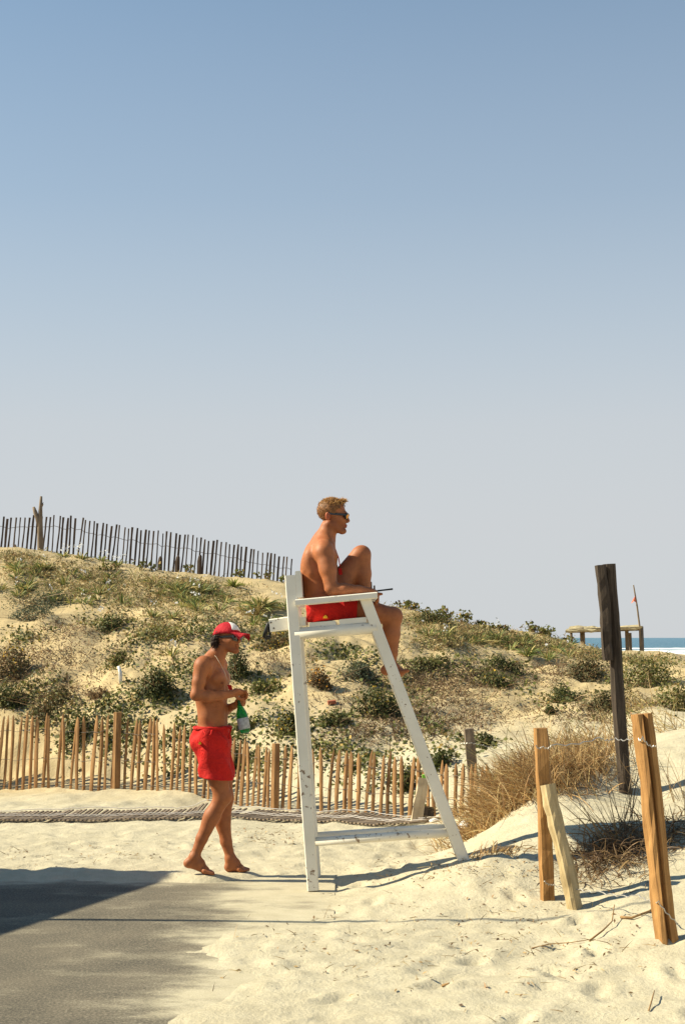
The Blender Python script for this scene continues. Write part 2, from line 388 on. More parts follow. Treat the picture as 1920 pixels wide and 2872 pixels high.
def Hd(x, y):
    """ground height with lumps, footprints and ripples"""
    z = H0(x, y)
    dune = sstep(11.0, 15.5, y + 0.25 * x) + sstep(1.0, 2.2, x) * 0.5
    dune = np.clip(dune, 0, 1)
    rd_ = sstep(0.5, 1.6, x) * (1 - sstep(12.5, 15.0, y))        # the small foredune on the right is smoother
    z = z + dune * (1 - .85 * rd_) * (0.16 * fbm(x * 0.55, y * 0.55, 3, 3) + (0.09 + .07 * sstep(15.6, 16.6, y) * (1 - sstep(20, 22, y))) * fbm(x * 2.1, y * 2.1, 9, 5))
    beach = 1 - np.clip(dune, 0, 1)
    near = (np.abs(y) < 40) & (np.abs(x) < 30)
    lum = (1.1 + 1.3 * fbm(x * .8, y * .8, 55, 2)) * 0.016 * fbm(x * 3.6, y * 3.6, 21, 4) + 0.016 * np.abs(fbm(x * 6.5, y * 6.5, 31, 2))
    pm = pave_mask(x, y)
    d = np.zeros_like(z)
    sel = np.nonzero((x > -3.8) & (x < 3.6) & (y > 4.8) & (y < 14.8))
    if len(sel[0]):
        xs, ys = x[sel], y[sel]; dd = np.zeros_like(xs)
        order = np.argsort(ys); ys2 = ys[order]; xs2 = xs[order]; acc = np.zeros_like(xs2)
        for (cx, cy, a, b, th, dep) in _dim:
            i0, i1 = np.searchsorted(ys2, (cy - 0.5, cy + 0.5))
            u = (xs2[i0:i1] - cx) * math.cos(th) + (ys2[i0:i1] - cy) * math.sin(th); v = -(xs2[i0:i1] - cx) * math.sin(th) + (ys2[i0:i1] - cy) * math.cos(th)
            q = (u / a) ** 2 + (v / b) ** 2
            acc[i0:i1] += dep * (-np.exp(-q * 1.4) + 0.55 * np.exp(-(np.sqrt(q) - 1.5) ** 2 * 4))
        dd[order] = acc; d[sel] = dd
    z = z + (beach + .35 * dune) * (1 - pm) * (lum * near + d)
    z = z + (1 - pm) * 0.018 * beach - pm * 0.02
    return z

def axis(segs):
    out = [segs[0][0]]
    for a, b, st in segs:
        n = max(1, int(round((b - a) / st))); out += list(np.linspace(a, b, n + 1)[1:])
    return np.array(out)
_gx = axis([(-120, -40, 16), (-40, -12, 1.6), (-12, -5, 0.22), (-5, -3.4, .08), (-3.4, 3.6, .034), (3.6, 6, .08), (6, 14, .25), (14, 40, 1.6), (40, 120, 16)])
_gy = axis([(-60, -10, 8), (-10, 3.5, .9), (3.5, 5.5, .07), (5.5, 14.5, .034), (14.5, 26, .075), (26, 34, .25), (34, 70, 1.2), (70, 120, 10)])
GX, GY = np.meshgrid(_gx, _gy)
GZ = Hd(GX, GY)
YS, YN = 10.04, 9.53                    # distances of the standing man and of the chair's near side
for (fx, fy, fz, fr) in ((*at(575, 2451, YS - .085), .16), (*at(666, 2445, YS + .09), .16)):
    wg = np.exp(-(((GX - fx) / fr) ** 2 + ((GY - fy) / (fr * .7)) ** 2) ** 1.5); GZ = GZ * (1 - wg) + fz * wg
_nx, _ny = len(_gx), len(_gy)
_ii = (np.arange(_ny - 1)[:, None] * _nx + np.arange(_nx - 1)[None, :]).ravel()
_faces = np.stack([_ii, _ii + 1, _ii + 1 + _nx, _ii + _nx], 1)
sand = put('sand_ground', mesh_from('sand_ground', np.stack([GX.ravel(), GY.ravel(), GZ.ravel()], 1), _faces, True), None, M['sand'])
tag(sand, 'pale yellow beach sand rising into the grassy dune', 'sand', kind='structure')

def gz(x, y):
    """height of the built sand mesh (bilinear)"""
    x = np.asarray(x, float); y = np.asarray(y, float)
    i = np.clip(np.searchsorted(_gx, x) - 1, 0, _nx - 2); j = np.clip(np.searchsorted(_gy, y) - 1, 0, _ny - 2)
    fx = np.clip((x - _gx[i]) / (_gx[i + 1] - _gx[i]), 0, 1); fy = np.clip((y - _gy[j]) / (_gy[j + 1] - _gy[j]), 0, 1)
    return (GZ[j, i] * (1 - fx) + GZ[j, i + 1] * fx) * (1 - fy) + (GZ[j + 1, i] * (1 - fx) + GZ[j + 1, i + 1] * fx) * fy

_Ys = np.concatenate([np.arange(4, 16, .02), np.arange(16, 34, .03)])
def ground(px, py, ymin=4.0):
    """where the line of sight through a pixel meets the sand"""
    p = np.array([0, 0, CAM_H]); d = at(px, py, 1.0) - p
    Y = _Ys[_Ys >= ymin]
    x = d[0] * Y; z = CAM_H + d[2] * Y
    hit = np.nonzero(gz(x, Y) >= z)[0]
    if len(hit) == 0:   # above the skyline: nearest approach
        k = int(np.argmin(z - gz(x, Y) + (Y < 20) * 9)); return np.array([x[k], Y[k], float(gz(x[k], Y[k]))])
    k = hit[0]; return np.array([x[k], Y[k], float(gz(x[k], Y[k]))])

# paved path under the drifted sand
b = MB()
_px = np.linspace(-9, -0.05, 40); _py = np.linspace(-6, 10.25, 60)
vv = [(x, y, 0.0 + 0.003 * math.sin(x * 1.7) * math.sin(y * 1.3)) for y in _py for x in _px]
ff = [(j * 40 + i, j * 40 + i + 1, (j + 1) * 40 + i + 1, (j + 1) * 40 + i) for j in range(59) for i in range(39)]
b.add(vv, ff)
tag(b.build('paved_path', M['pave'], None, True), 'grey asphalt path half covered by blown sand', 'path', kind='structure')

# sea
def mat_sea():
    m, N, L, P = nodes_of('sea_water')
    tc = N.new('ShaderNodeTexCoord')
    mp = N.new('ShaderNodeMapping'); mp.inputs['Scale'].default_value = (0.02, 0.06, 1); L.new(tc.outputs['Object'], mp.inputs['Vector'])
    n1 = noise_node(N, L, 1.0, 5, 0.6, mp.outputs[0])
    L.new(ramp_node(N, L, n1.outputs['Fac'], [(0.3, (0.045, 0.13, 0.20)), (0.7, (0.09, 0.21, 0.29))]).outputs[0], P.inputs['Base Color'])
    P.inputs['Roughness'].default_value = 0.35; P.inputs['Specular IOR Level'].default_value = 0.3
    n2 = noise_node(N, L, 0.25, 6, 0.7, tc.outputs['Object'])
    L.new(bump_node(N, L, n2.outputs['Fac'], 0.9, 1.5), P.inputs['Normal'])
    return m
M['sea'] = mat_sea(); M['foam'] = simple_mat('sea_foam', (0.8, 0.82, 0.82), 0.9, 0.08, 0.4)
SEA = -3.6
sxs = axis([(-9000, -600, 1400), (-600, 600, 30), (600, 9000, 1400)]); sys_ = axis([(60, 700, 8), (700, 22000, 1065)])
SX, SY = np.meshgrid(sxs, sys_)
SZ = SEA + (SY < 700) * (0.18 * np.sin(SY * 0.11 + 0.8 * np.sin(SX * 0.02)) + 0.25 * fbm(SX * .05, SY * .09, 4, 3))
n_, m_ = len(sxs), len(sys_)
_ii = (np.arange(m_ - 1)[:, None] * n_ + np.arange(n_ - 1)[None, :]).ravel()
sea = put('sea', mesh_from('sea', np.stack([SX.ravel(), SY.ravel(), SZ.ravel()], 1), np.stack([_ii, _ii + 1, _ii + 1 + n_, _ii + n_], 1), True), None, M['sea'])
tag(sea, 'blue sea on the horizon right of the dune', 'sea', kind='structure')
# broken surf lines rolling in
mbv, mbf = [], []
for (y0, hgt, seed, x0, x1) in ((385, .9, 1, 20, 200), (430, .7, 2, 60, 260), (520, .8, 3, 70, 150), (640, .6, 5, 60, 240), (330, .8, 4, 10, 180)):
    xs = np.arange(x0, x1, 1.6)
    for sgn in range(3):
        pass
    yy = y0 + 9 * fbm(xs * .02, xs * 0 + seed, seed, 3); hh = np.clip(hgt * (0.55 + 1.1 * fbm(xs * .05, xs * 0 + 3.3, seed + 8, 3)), 0.0, 3)
    rows = []
    for (dy, f) in ((-9, -0.3), (-4.0, .45), (-1.0, 0.95), (1.2, 1.0), (5, .1), (7, -.3)):
        rows.append(np.stack([xs, yy + dy + 1.2 * vnoise(xs * .5, xs * 0 + dy, seed), SEA + 0.05 + hh * f + 0.12 * vnoise(xs, xs * 0 + dy, seed + 2)], 1))
    base = sum(len(v) for v in mbv); n = len(xs)
    mbv.append(np.concatenate(rows))
    for k in range(5):
        i = base + k * n + np.arange(n - 1); mbf.append(np.stack([i, i + 1, i + 1 + n, i + n], 1))
surf = put('surf', mesh_from('surf', np.concatenate(mbv), np.concatenate(mbf), True), None, M['foam'])
tag(surf, 'white surf breaking in lines on the sea', 'surf', kind='stuff')
# ------------------------------------------------------------------ fences
def picket_mesh(name, n_var, seed, w, pointed=True, length=1.0, bend=0.012):
    """split-pale pickets, unit height 1, base at origin"""
    r = random.Random(seed); out = []
    for k in range(n_var):
        mb = MB(); rings = []
        ww = w * r.uniform(.8, 1.2); tt = ww * r.uniform(.5, .75); a0 = r.uniform(-.3, .3)
        ph = r.uniform(0, 6); bx = r.uniform(-bend, bend); by = r.uniform(-bend, bend)
        prof = [(-.5, -.35), (.1, -.5), (.5, -.25), (.45, .4), (-.1, .5), (-.5, .3)]
        prof = [(x * r.uniform(.85, 1.15), y * r.uniform(.85, 1.15)) for x, y in prof]
        hs = [0, .2, .42, .65, .85, .94, 1.0] if pointed else [0, .2, .42, .65, .85, 1.0]
        for i, h in enumerate(hs):
            s = r.uniform(.86, 1.1)
            if pointed and h > .93: s *= .72 if h < .97 else .25
            ox = bx * math.sin(h * 4 + ph) + r.uniform(-1, 1) * .0025; oy = by * math.sin(h * 3.3 + ph)
            ca, sa = math.cos(a0), math.sin(a0)
            rings.append([(ox + s * (x * ww * ca - y * tt * sa), oy + s * (x * ww * sa + y * tt * ca), h * length) for x, y in prof])
        mb.rings(rings); out.append(mesh_from(name, mb.v, mb.f))
    return out

def fence_line(pts, s):
    """point at arc length s of polyline"""
    acc = 0
    for a, b2 in zip(pts[:-1], pts[1:]):
        L = np.linalg.norm((b2 - a)[:2])
        if s <= acc + L or b2 is pts[-1]: return a + (b2 - a) * ((s - acc) / L), (b2 - a) / L
        acc += L

# low chestnut fence at the foot of the dune
low = np.array([at(*p) for p in FENCE_PX])
tot = sum(np.linalg.norm((low[i + 1] - low[i])[:2]) for i in range(len(low) - 1))
lf = empty('picket_fence', tuple(low[0])); tag(lf, 'low orange chestnut picket fence along the foot of the dune', 'fence')
pv = picket_mesh('picket', 8, 3, .034)
for m_ in pv: m_.materials.append(M['picket'])
_rr = random.Random(8); s = 0.02; tops = []
TOPS = [(-430, 2006), (-140, 2004), (0, 2003), (335, 2003), (560, 2040), (690, 2075), (760, 2090), (900, 2096), (1010, 2104), (1150, 2118), (1240, 2135), (1330, 2140), (1420, 2150)]
def interp(tab, x):
    return float(np.interp(x, [t[0] for t in tab], [t[1] for t in tab]))
k = 0
while s < tot - .02:
    p, d = fence_line(low, s)
    px = 960 + p[0] / p[1] * FPX * .997
    ptop = at(px, interp(TOPS, px) + _rr.uniform(-7, 9), p[1])
    z0 = float(gz(p[0], p[1])) - .06; hgt = ptop[2] - z0
    o = put('picket', pv[k % 8], lf); k += 1
    o.location = (p[0], p[1], z0); o.scale = (1, 1, hgt); o.rotation_euler = (_rr.gauss(0, .025), _rr.gauss(0.035, .03), math.atan2(d[1], d[0]) + _rr.uniform(-.3, .3))
    tops.append((s, p, hgt)); s += _rr.uniform(.080, .100) if px < 950 else _rr.uniform(.068, .09)
for frac, ps in ((.80, 1), (.44, 2), (.13, 3)):
    mb = MB(); pts = []
    for i in range(0, len(tops)):
        s_, p, hgt = tops[i]; side = (.014 if i % 2 else -.014)
        pts.append((p[0], p[1] - .004 + side, float(gz(p[0], p[1])) - .06 + hgt * frac + .006 * math.sin(i * 1.3 + ps)))
    mb.tube(pts, .0028, 5); mb.build('wire', M['wire'], lf)
for ppx, wdt, lab in ((-100, .075, None), (335, .085, None), (772, .08, None)):
    # thicker posts of the same fence
    ss = np.linspace(0, tot, 600); best = min(ss, key=lambda q: abs(960 + fence_line(low, q)[0][0] / fence_line(low, q)[0][1] * FPX - ppx))
    p, d = fence_line(low, best); top = at(ppx, interp(TOPS, ppx) - 6, p[1])
    mb = MB(); rings = []
    for h, sc in ((0, 1), (.3, 1.02), (.7, .97), (1, .95)):
        c = np.array([p[0] + .01 * h, p[1] - .035, gz(p[0], p[1]) - .1 + h * (top[2] - gz(p[0], p[1]) + .1)])
        rings.append([c + np.array([x * wdt * sc, y * wdt * .8 * sc, 0]) for x, y in ((-.5, -.1), (-.1, -.5), (.5, -.3), (.48, .35), (.1, .5), (-.45, .4))])
    mb.rings(rings); mb.build('post', M['picket'], lf)

# weathered fence along the crest
RTOP = [(-300, 1458), (-60, 1452), (0, 1452), (120, 1446), (200, 1449), (300, 1470), (400, 1486), (500, 1497), (600, 1516), (700, 1538), (760, 1552), (818, 1565)]
rf = empty('picket_fence', tuple(at(0, 1540, 28.0))); tag(rf, 'dark weathered picket fence silhouetted on the dune crest', 'fence')
rv = picket_mesh('picket', 8, 12, .036, False, bend=.012)
for m_ in rv: m_.materials.append(M['grey_picket'])
px = -250.0; k = 0; rtops = []
while px < 820:
    Y = 27.2 + px / 820 * 1.6
    t = at(px, interp(RTOP, px) + _rr.uniform(-4, 4), Y); z0 = float(gz(t[0], t[1])) - .1
    hgt = max(.72, t[2] - z0); z0 = t[2] - hgt
    o = put('picket', rv[k % 8], rf); k += 1
    o.location = (t[0] - .06, t[1], z0); o.scale = (_rr.uniform(.85, 1.1), .8, hgt); o.rotation_euler = (_rr.gauss(0, .015), _rr.gauss(.07, .012), _rr.uniform(-.2, .2))
    rtops.append((t, z0, hgt)); px += _rr.uniform(11.2, 12.6)
for frac in (.28, .78):
    mb = MB(); mb.tube([(t[0] - .06 + .08 * frac, t[1] - .03, z0 + hgt * frac + .01 * math.sin(i)) for i, (t, z0, hgt) in enumerate(rtops)], .005, 4); mb.build('wire', M['wire'], rf)
for ppx, pyt in ((448, 1560), (497, 1558), (559, 1556), (40, 1527), (112, 1540), (294, 1570), (752, 1608)):
    Y = 26.6 + ppx / 820 * 1.6; t = at(ppx, pyt, Y); g = float(gz(t[0], t[1]))
    w = .048 if pyt > 1540 and ppx > 400 and ppx < 600 else .04
    mb = MB(); mb.rings([[(t[0] + x * w * s2 + dx, t[1] + y * w * s2, z) for x, y in ((-1, -.6), (0, -1), (1, -.5), (.9, .7), (0, 1), (-.9, .6))] for z, s2, dx in ((min(g, t[2] - .3) - .1, 1, 0), (t[2] - .12, .95, .01), (t[2] - .03, .7, .02), (t[2], .3, .02))])
    mb.build('stump_post', M['grey_picket'], rf)

# dead branch standing in front of the crest fence
Y = 25.6
br = MB(); P_ = lambda x, y: at(x, y, Y)
br.tube([P_(115, 1590), P_(114, 1540), P_(113, 1480), P_(114, 1430), P_(116, 1392)], [.062, .058, .05, .036, .022], 9)
br.tube([P_(116, 1420), P_(120, 1414), P_(122, 1409)], [.028, .02, .01], 6)
o = br.build('dead_branch', M['hut'], None, True); tag(o, 'forked dead branch standing taller than the pickets on the crest', 'branch')
b2 = MB(); b2.tube([P_(111, 1478), P_(106, 1455), P_(100, 1438), P_(95, 1422)], [.042, .042, .04, .024], 8); b2.build('side_fork', M['hut'], o, True)
o.location = (0, 0, 0)

# small leftover posts behind the seated man's hand
for (x, yt, yb, w, lab) in ((1039, 1632, 1700, .03, 'small upright post showing just left of the radio aerial, on the crest'), (1049, 1642, 1705, .022, 'thin upright stick on the crest just behind the radio aerial')):
    Y = 26; mb = MB(); mb.tube([at(x + 2, yb, Y), at(x + 1, (yb + yt) / 2, Y), at(x, yt, Y)], [w, w * .9, w * .7], 7)
    tag(mb.build('post', M['grey_picket']), lab, 'post')

# ------------------------------------------------------------------ roll-out slatted mat
MATL = [(-330, 2301), (-90, 2301), (100, 2301), (300, 2302), (480, 2302), (640, 2303), (800, 2311), (920, 2318), (1040, 2328), (1150, 2338)]
def flatpt(px, py):  # on z = .035
    p = at(px, py, 1.0); dz = p[2] - CAM_H; return np.array([p[0], 1.0, 0]) * ((CAM_H - .035) / -dz)
ml = np.array([flatpt(*p) for p in MATL])
mtot = sum(np.linalg.norm((ml[i + 1] - ml[i])[:2]) for i in range(len(ml) - 1))
mt = empty('slatted_mat', (ml[4][0], ml[4][1], .03)); tag(mt, 'roll-out path of brown slats tied with white cords lying before the fence', 'walkway mat')
sm = MB(); sm.beam((0, 0, 0), (0, .18, 0), .026, .013, bev=.004)
slat_me = mesh_from('slat', sm.v, sm.f); slat_me.materials.append(M['slat'])
cords = {0: [], 1: [], 2: [], 3: []}; s = 0.0; i = 0
while s < mtot:
    p, d = fence_line(ml, s); ang = math.atan2(d[1], d[0]); nrm = np.array([-d[1], d[0], 0])
    px = 960 + p[0] / p[1] * FPX
    wav = .008 * math.sin(s * 5) + .006 * math.sin(s * 11.3 + 1) + .05 * math.exp(-((px - 528) / 42) ** 2) + .02 * math.exp(-((px - 300) / 130) ** 2)
    fade = 1 - max(0, (px - 950) / 260)
    z1 = max(float(gz(p[0], p[1])), float(gz(*(p + nrm * .2)[:2])), .02) + .018
    q = p + nrm * .22; rise = (.030 + wav) * fade
    z2 = z1 + .006; z3 = max(z2 + rise, float(gz(*(q + nrm * .2)[:2])) + .012)
    skew = ang - .38
    o = put('slat', slat_me, mt); o.location = (p[0], p[1], z1); o.rotation_euler = (.02, _rr.gauss(0, .06), skew + _rr.gauss(0, .03))
    e = np.array([p[0] - .18 * math.sin(skew), p[1] + .18 * math.cos(skew)])
    o = put('slat', slat_me, mt); o.location = (e[0], e[1] + .012, z2); o.rotation_euler = (math.atan2(z3 - z2, .20), _rr.gauss(0, .06), skew + _rr.gauss(0, .03))
    e2 = np.array([e[0] - .175 * math.sin(skew), e[1] + .012 + .175 * math.cos(skew)])
    w2 = .0015 * (1 if i % 2 else -1)
    cords[0].append((p[0], p[1] + .015, z1 + .014 + w2)); cords[1].append((e[0], e[1] - .008, z1 + .018 + w2)); cords[2].append((e[0], e[1] + .03, z2 + .02 - w2)); cords[3].append((e2[0], e2[1], z3 + .016 + w2))
    s += .0385; i += 1
for c in (1, 2, 3):
    mb = MB(); mb.tube(cords[c], .0036, 6); mb.build('cord', M['cord'], mt, True)

# ------------------------------------------------------------------ boards and stakes
def stake(name, foot, top, prof, mat, parent=None, twist=0.0, sink=.25, taper=1.0, seed=0, steps=15, pt=None):
    foot = np.array(foot); top = np.array(top); d = (top - foot) / np.linalg.norm(top - foot)
    foot = foot - d * sink; r = random.Random(seed)
    sd = np.cross(d, (0, 1, 0)); sd /= np.linalg.norm(sd); sd = -sd if sd[0] < 0 else sd; fw = np.cross(sd, d); fw = fw if fw[1] > 0 else -fw
    # local-z mesh so that the grain runs along the stake
    L = np.linalg.norm(top - foot); mb = MB(); rings = []
    jit = [[r.uniform(-1, 1) for _ in prof] for _ in range(steps)]
    for k in range(steps):
        h = k / (steps - 1); tw = twist * h; ca, sa = math.cos(tw), math.sin(tw); s2 = 1 + (taper - 1) * h
        rings.append([((x * ca - y * sa) * s2 * (1 + .10 * j) + .004 * math.sin(h * 7 + seed), (x * sa + y * ca) * s2 * (1 + .10 * j), h * L) for (x, y), j in zip(prof, jit[k])])
    if pt: rings[-1] = [(x, y, z + pt * (x / max(abs(q[0]) for q in prof))) for x, y, z in rings[-1]]
    mb.rings(rings)
    o = put(name, mesh_from(name, mb.v, mb.f), parent, mat)
    mw = Matrix(((sd[0], fw[0], d[0], foot[0]), (sd[1], fw[1], d[1], foot[1]), (sd[2], fw[2], d[2], foot[2]), (0, 0, 0, 1)))
    o.matrix_basis = mw
    return o

SQ = lambda w, t: [(-w, -t), (w * .2, -t * 1.1), (w, -t * .9), (w * 1.02, t), (0, t * 1.05), (-w, t)]
def foot_of(px, py): return ground(px, py)
# middle stake
f = foot_of(1537, 2524); o = stake('stake', f, at(1516, 2042, f[1]), [(-.046, .0), (-.030, -.042), (.036, -.042), (.044, .03), (.0, .045), (-.04, .035)], M['stake'], seed=3, twist=-.15)
tag(o, 'square orange timber stake with a thin prop leaning on it', 'stake'); STK1 = (f, at(1516, 2042, f[1]))
# leaning pale stake
f = foot_of(1612, 2550); o = stake('stake', f, at(1535, 2200, f[1] + .10), [(-.050, .0), (-.022, -.040), (.000, -.044), (.046, .002), (.020, .040), (-.02, .042)], M['pale_stake'], seed=5, twist=.1, sink=.12)
tag(o, 'split pale timber prop leaning left against the middle stake', 'stake')
# right stake, cracked along its length
f = foot_of(1872, 2634)
prof = [(-.062, .012), (-.036, -.038), (-.016, -.046), (.002, -.008), (.014, -.044), (.048, -.030), (.052, .030), (.0, .048), (-.05, .042)]
o = stake('stake', f, at(1800, 2002, f[1] + .02), prof, M['stake'], seed=9, twist=.12, taper=.93, steps=13)
tag(o, 'thick cracked orange timber stake nearest the right edge', 'stake'); STK2 = (f, at(1800, 2002, f[1]))
# tall dark round post with a plank fixed to it
f = foot_of(1752, 2222); tp = at(1706, 1582, f[1])
root = empty('tall_post', tuple(f)); tag(root, 'tall dark round post with a charred plank fixed to its upper half', 'post')
cyl = [(.050 * math.cos(a), .050 * math.sin(a)) for a in np.linspace(0, 2 * math.pi, 13)[:-1]]
o = stake('round_post', f, tp, cyl, M['dark_post'], seed=2, taper=.98, steps=11); mw = o.matrix_basis.copy(); o.parent = root; o.matrix_parent_inverse = Matrix.Translation(-Vector(f)); o.matrix_basis = mw
o = stake('charred_plank', at(1704, 1852, f[1] - .07), at(1684, 1585, f[1] - .07), [(-.033, -.05), (.015, -.055), (.036, -.04), (.036, .05), (-.033, .05)], M['dark_post'], seed=4, sink=0, steps=11); mw = o.matrix_basis.copy(); o.parent = root; o.matrix_parent_inverse = Matrix.Translation(-Vector(f)); o.matrix_basis = mw
STK3 = (f, tp)
# weathered far stake behind the fence end
f = ground(1330, 2205, 12.6); o = stake('stake', f, at(1312, 2044, f[1]), SQ(.045, .04), M['hut'], seed=7, taper=.95, sink=.5)
tag(o, 'grey weathered stake wound with wire behind the right end of the picket fence', 'stake'); STK0 = (f, at(1312, 2044, f[1]))
# broad plank standing in front of the fence
f = np.array([*flatpt(1163, 2330)[:2], 0.0]); 
o = stake('plank', f, at(1186, 2182, f[1] + .05), [(-.048, -.012), (.05, -.014), (.052, .012), (-.05, .012)], M['plank'], seed=8, sink=.1, taper=.86)
tag(o, 'broad pale plank stuck upright in the sand before the fence', 'plank')
o = stake('plank', np.array([f[0] + .10, f[1] + .12, 0]), at(1203, 2262, f[1] + .15), [(-.10, -.014), (.10, -.016), (.10, .012), (-.10, .014)], M['dark_post'], seed=18, sink=.1, taper=.42)  # dark tapered piece standing behind the pale plank
tag(o, 'short dark tapered piece behind the pale plank at the fence', 'board')
g = MB(); c = at(1193, 2181, f[1] + .06); g.rings([[c + np.array([x, y, z]) for x, y in ((-.03, -.02), (.03, -.015), (.028, .02), (-.03, .02))] for z in (-.02, .005, .025)])
tag(g.build('wrapper', simple_mat('green_wrapper', (.25, .62, .06), .4, .3, 30)), 'bright green wrapper caught on top of the pale plank', 'wrapper')

# wire strands between the stakes
def strand(name, pts, lab, sag=.03, r=.0032):
    P = [np.array(p) for p in pts]; out = []
    for a, b2 in zip(P[:-1], P[1:]):
        for t in np.linspace(0, 1, 12)[:-1]:
            q = a + (b2 - a) * t; q = q.copy(); q[2] += -sag * 4 * t * (1 - t) + .006 * math.sin(t * 23 + a[0] * 9); out.append(q)
    out.append(P[-1]); mb = MB(); mb.tube(out, r, 5)
    tag(mb.build(name, M['galv']), lab, 'wire')
Y1 = STK1[0][1]; Y2 = STK2[0][1]; Y3 = STK3[0][1]; Y0_ = STK0[0][1]
strand('wire', [at(1290, 2085, Y0_ - .06), at(1316, 2083, Y0_ - .06), at(1352, 2089, Y0_ - .05), at(1378, 2097, Y0_ - .03)], 'pale wire end twisted round the weathered far stake', .004)
strand('wire', [at(1500, 2088, Y1 - .07), at(1520, 2092, Y1 - .07), at(1546, 2088, Y1 - .05), at(1680, 2068, Y3 - 1), at(1722, 2070, Y3 - .09), at(1785, 2064, Y2 + .02), at(1800, 2068, Y2 - .06), at(1838, 2092, Y2 - .05)], 'pale wire strung high from middle stake past tall post to right stake', .02)
strand('wire', [at(1524, 2470, Y1 - .06), at(1548, 2481, Y1 - .06), at(1600, 2487, Y1 - .12), at(1680, 2502, Y1 - .5), at(1790, 2512, Y2 + .4), at(1845, 2530, Y2 - .07), at(1900, 2590, Y2 - .05)], 'slack wire sagging low from middle stake to right stake', .01)

# ------------------------------------------------------------------ beach shelter and flag far behind
Y = 46.0; root = empty('beach_shelter', tuple(at(1695, 1860, Y))); tag(root, 'rough timber beach shelter with a thatched flat roof by the sea', 'shelter')
mb = MB()
rp = [at(1584, 1764, Y - .6), at(1800, 1757, Y - .3), at(1790, 1752, Y + 1.6), at(1600, 1757, Y + 1.4)]
nx_ = 22; grid = []
for j in range(5):
    for i in range(nx_):
        u, v = i / (nx_ - 1), j / 4
        p = (rp[0] * (1 - u) + rp[1] * u) * (1 - v) + (rp[3] * (1 - u) + rp[2] * u) * v
        grid.append(p + np.array([0, 0, .05 * vnoise(np.array(u * 9.), np.array(v * 5.), 3) * 2 - .05 * math.sin(u * 3.1)]))
fs = [(j * nx_ + i, j * nx_ + i + 1, (j + 1) * nx_ + i + 1, (j + 1) * nx_ + i) for j in range(4) for i in range(nx_ - 1)]
n0 = len(grid); low_ = [p - np.array([0, 0, .07]) for p in grid]
mb.add(grid + low_, fs + [tuple(n0 + i for i in f2[::-1]) for f2 in fs] + [(i, n0 + i, n0 + i + 1, i + 1) for i in range(nx_ - 1)] + [(4 * nx_ + i, 4 * nx_ + i + 1, n0 + 4 * nx_ + i + 1, n0 + 4 * nx_ + i) for i in range(nx_ - 1)] + [(j * nx_, (j + 1) * nx_, n0 + (j + 1) * nx_, n0 + j * nx_) for j in range(4)] + [(j * nx_ + nx_ - 1, n0 + j * nx_ + nx_ - 1, n0 + (j + 1) * nx_ + nx_ - 1, (j + 1) * nx_ + nx_ - 1) for j in range(4)])
mb.build('roof', simple_mat('reed_roof', (.42, .34, .19), .9, .35, 8, bump=.05), root)
for (x, yt, yb, dy, r) in ((1600, 1768, 1845, 0, .05), (1630, 1760, 1850, .1, .075), (1634, 1765, 1840, 1.4, .06), (1756, 1770, 1850, .2, .07), (1796, 1757, 1860, -.2, .085), (1765, 1775, 1840, 1.5, .06)):
    b3 = MB(); a = at(x + 6, yb, Y + dy); a[2] = min(a[2], float(gz(a[0], a[1]))) - .1; b3.tube([a, (a + at(x, yt, Y + dy)) / 2, at(x, yt, Y + dy)], [r, r * .95, r * .9], 8); b3.build('post', M['hut'], root, True)
b3 = MB(); b3.beam(at(1592, 1770, Y - .1), at(1797, 1763, Y - .1), .1, .13); b3.build('beam', M['hut'], root)
b3 = MB(); b3.beam(at(1732, 1845, Y), at(1792, 1841, Y), .04, .34, up=(0, 0, 1)); b3.build('side_panel', M['stake'], root)
b3 = MB(); b3.tube([at(1800, 1860, Y - .2) , at(1792, 1757, Y - .28), at(1785, 1700, Y - .28), at(1775, 1641, Y - .28)], [.035, .03, .028, .02], 7)
o = b3.build('flag_pole', M['hut']); tag(o, 'thin leaning pole with a torn red flag beside the beach shelter', 'flag pole')
fl = MB(); Yf = Y - .3
fl.add([at(1777, 1660, Yf), at(1783, 1690, Yf), at(1776, 1686, Yf - .1), at(1768, 1693, Yf + .1), at(1773, 1682, Yf - .05), at(1779, 1672, Yf)], [(0, 1, 2, 5), (5, 2, 3, 4)])
fl.build('torn_flag', simple_mat('faded_flag', (.62, .16, .09), .8, .2, 10), o)

# things beyond the left edge whose shade falls on the path
tp = np.array([-1.16, 10.20, 0.0]); tn = math.tan(math.radians(SUN_EL)); ldx, ldy = math.cos(math.radians(SUN_YAW)), math.sin(math.radians(SUN_YAW))
def caster(x, y, h): return np.array([x - ldx * h / tn, y - ldy * h / tn, h])
hk = 2.7  # unseen hut added to shade the path; its dark walls also block skylight
A_ = caster(-1.10, 10.22, hk); B_ = A_ + np.array([-.8, -2.07, 0]) * 2.6; n_w = np.array([-2.6, -.34, 0])
root = empty('unseen_shade_caster', (A_[0], A_[1], 0)); tag(root, 'unseen dark timber hut added beyond the left edge to shade the path', 'shade caster')
kb = [A_, B_, B_ + n_w, A_ + n_w]
mb = MB()
for a, b2 in zip(kb, kb[1:] + kb[:1]):
    L_ = np.linalg.norm(b2 - a); nb = int(L_ / .15)
    for k2 in range(nb):
        s0 = a + (b2 - a) * (k2 + .5) / nb; mb.beam((s0[0], s0[1], -.1), (s0[0], s0[1], hk - .03), L_ / nb - .008, .03, np.cross((b2 - a) / L_, (0, 0, 1)), .004)
mb.build('board_wall', M['dark_post'], root)
mb = MB(); ctr = sum(kb) / 4
rk = [ctr + (p - ctr) * 1.0 for p in kb]
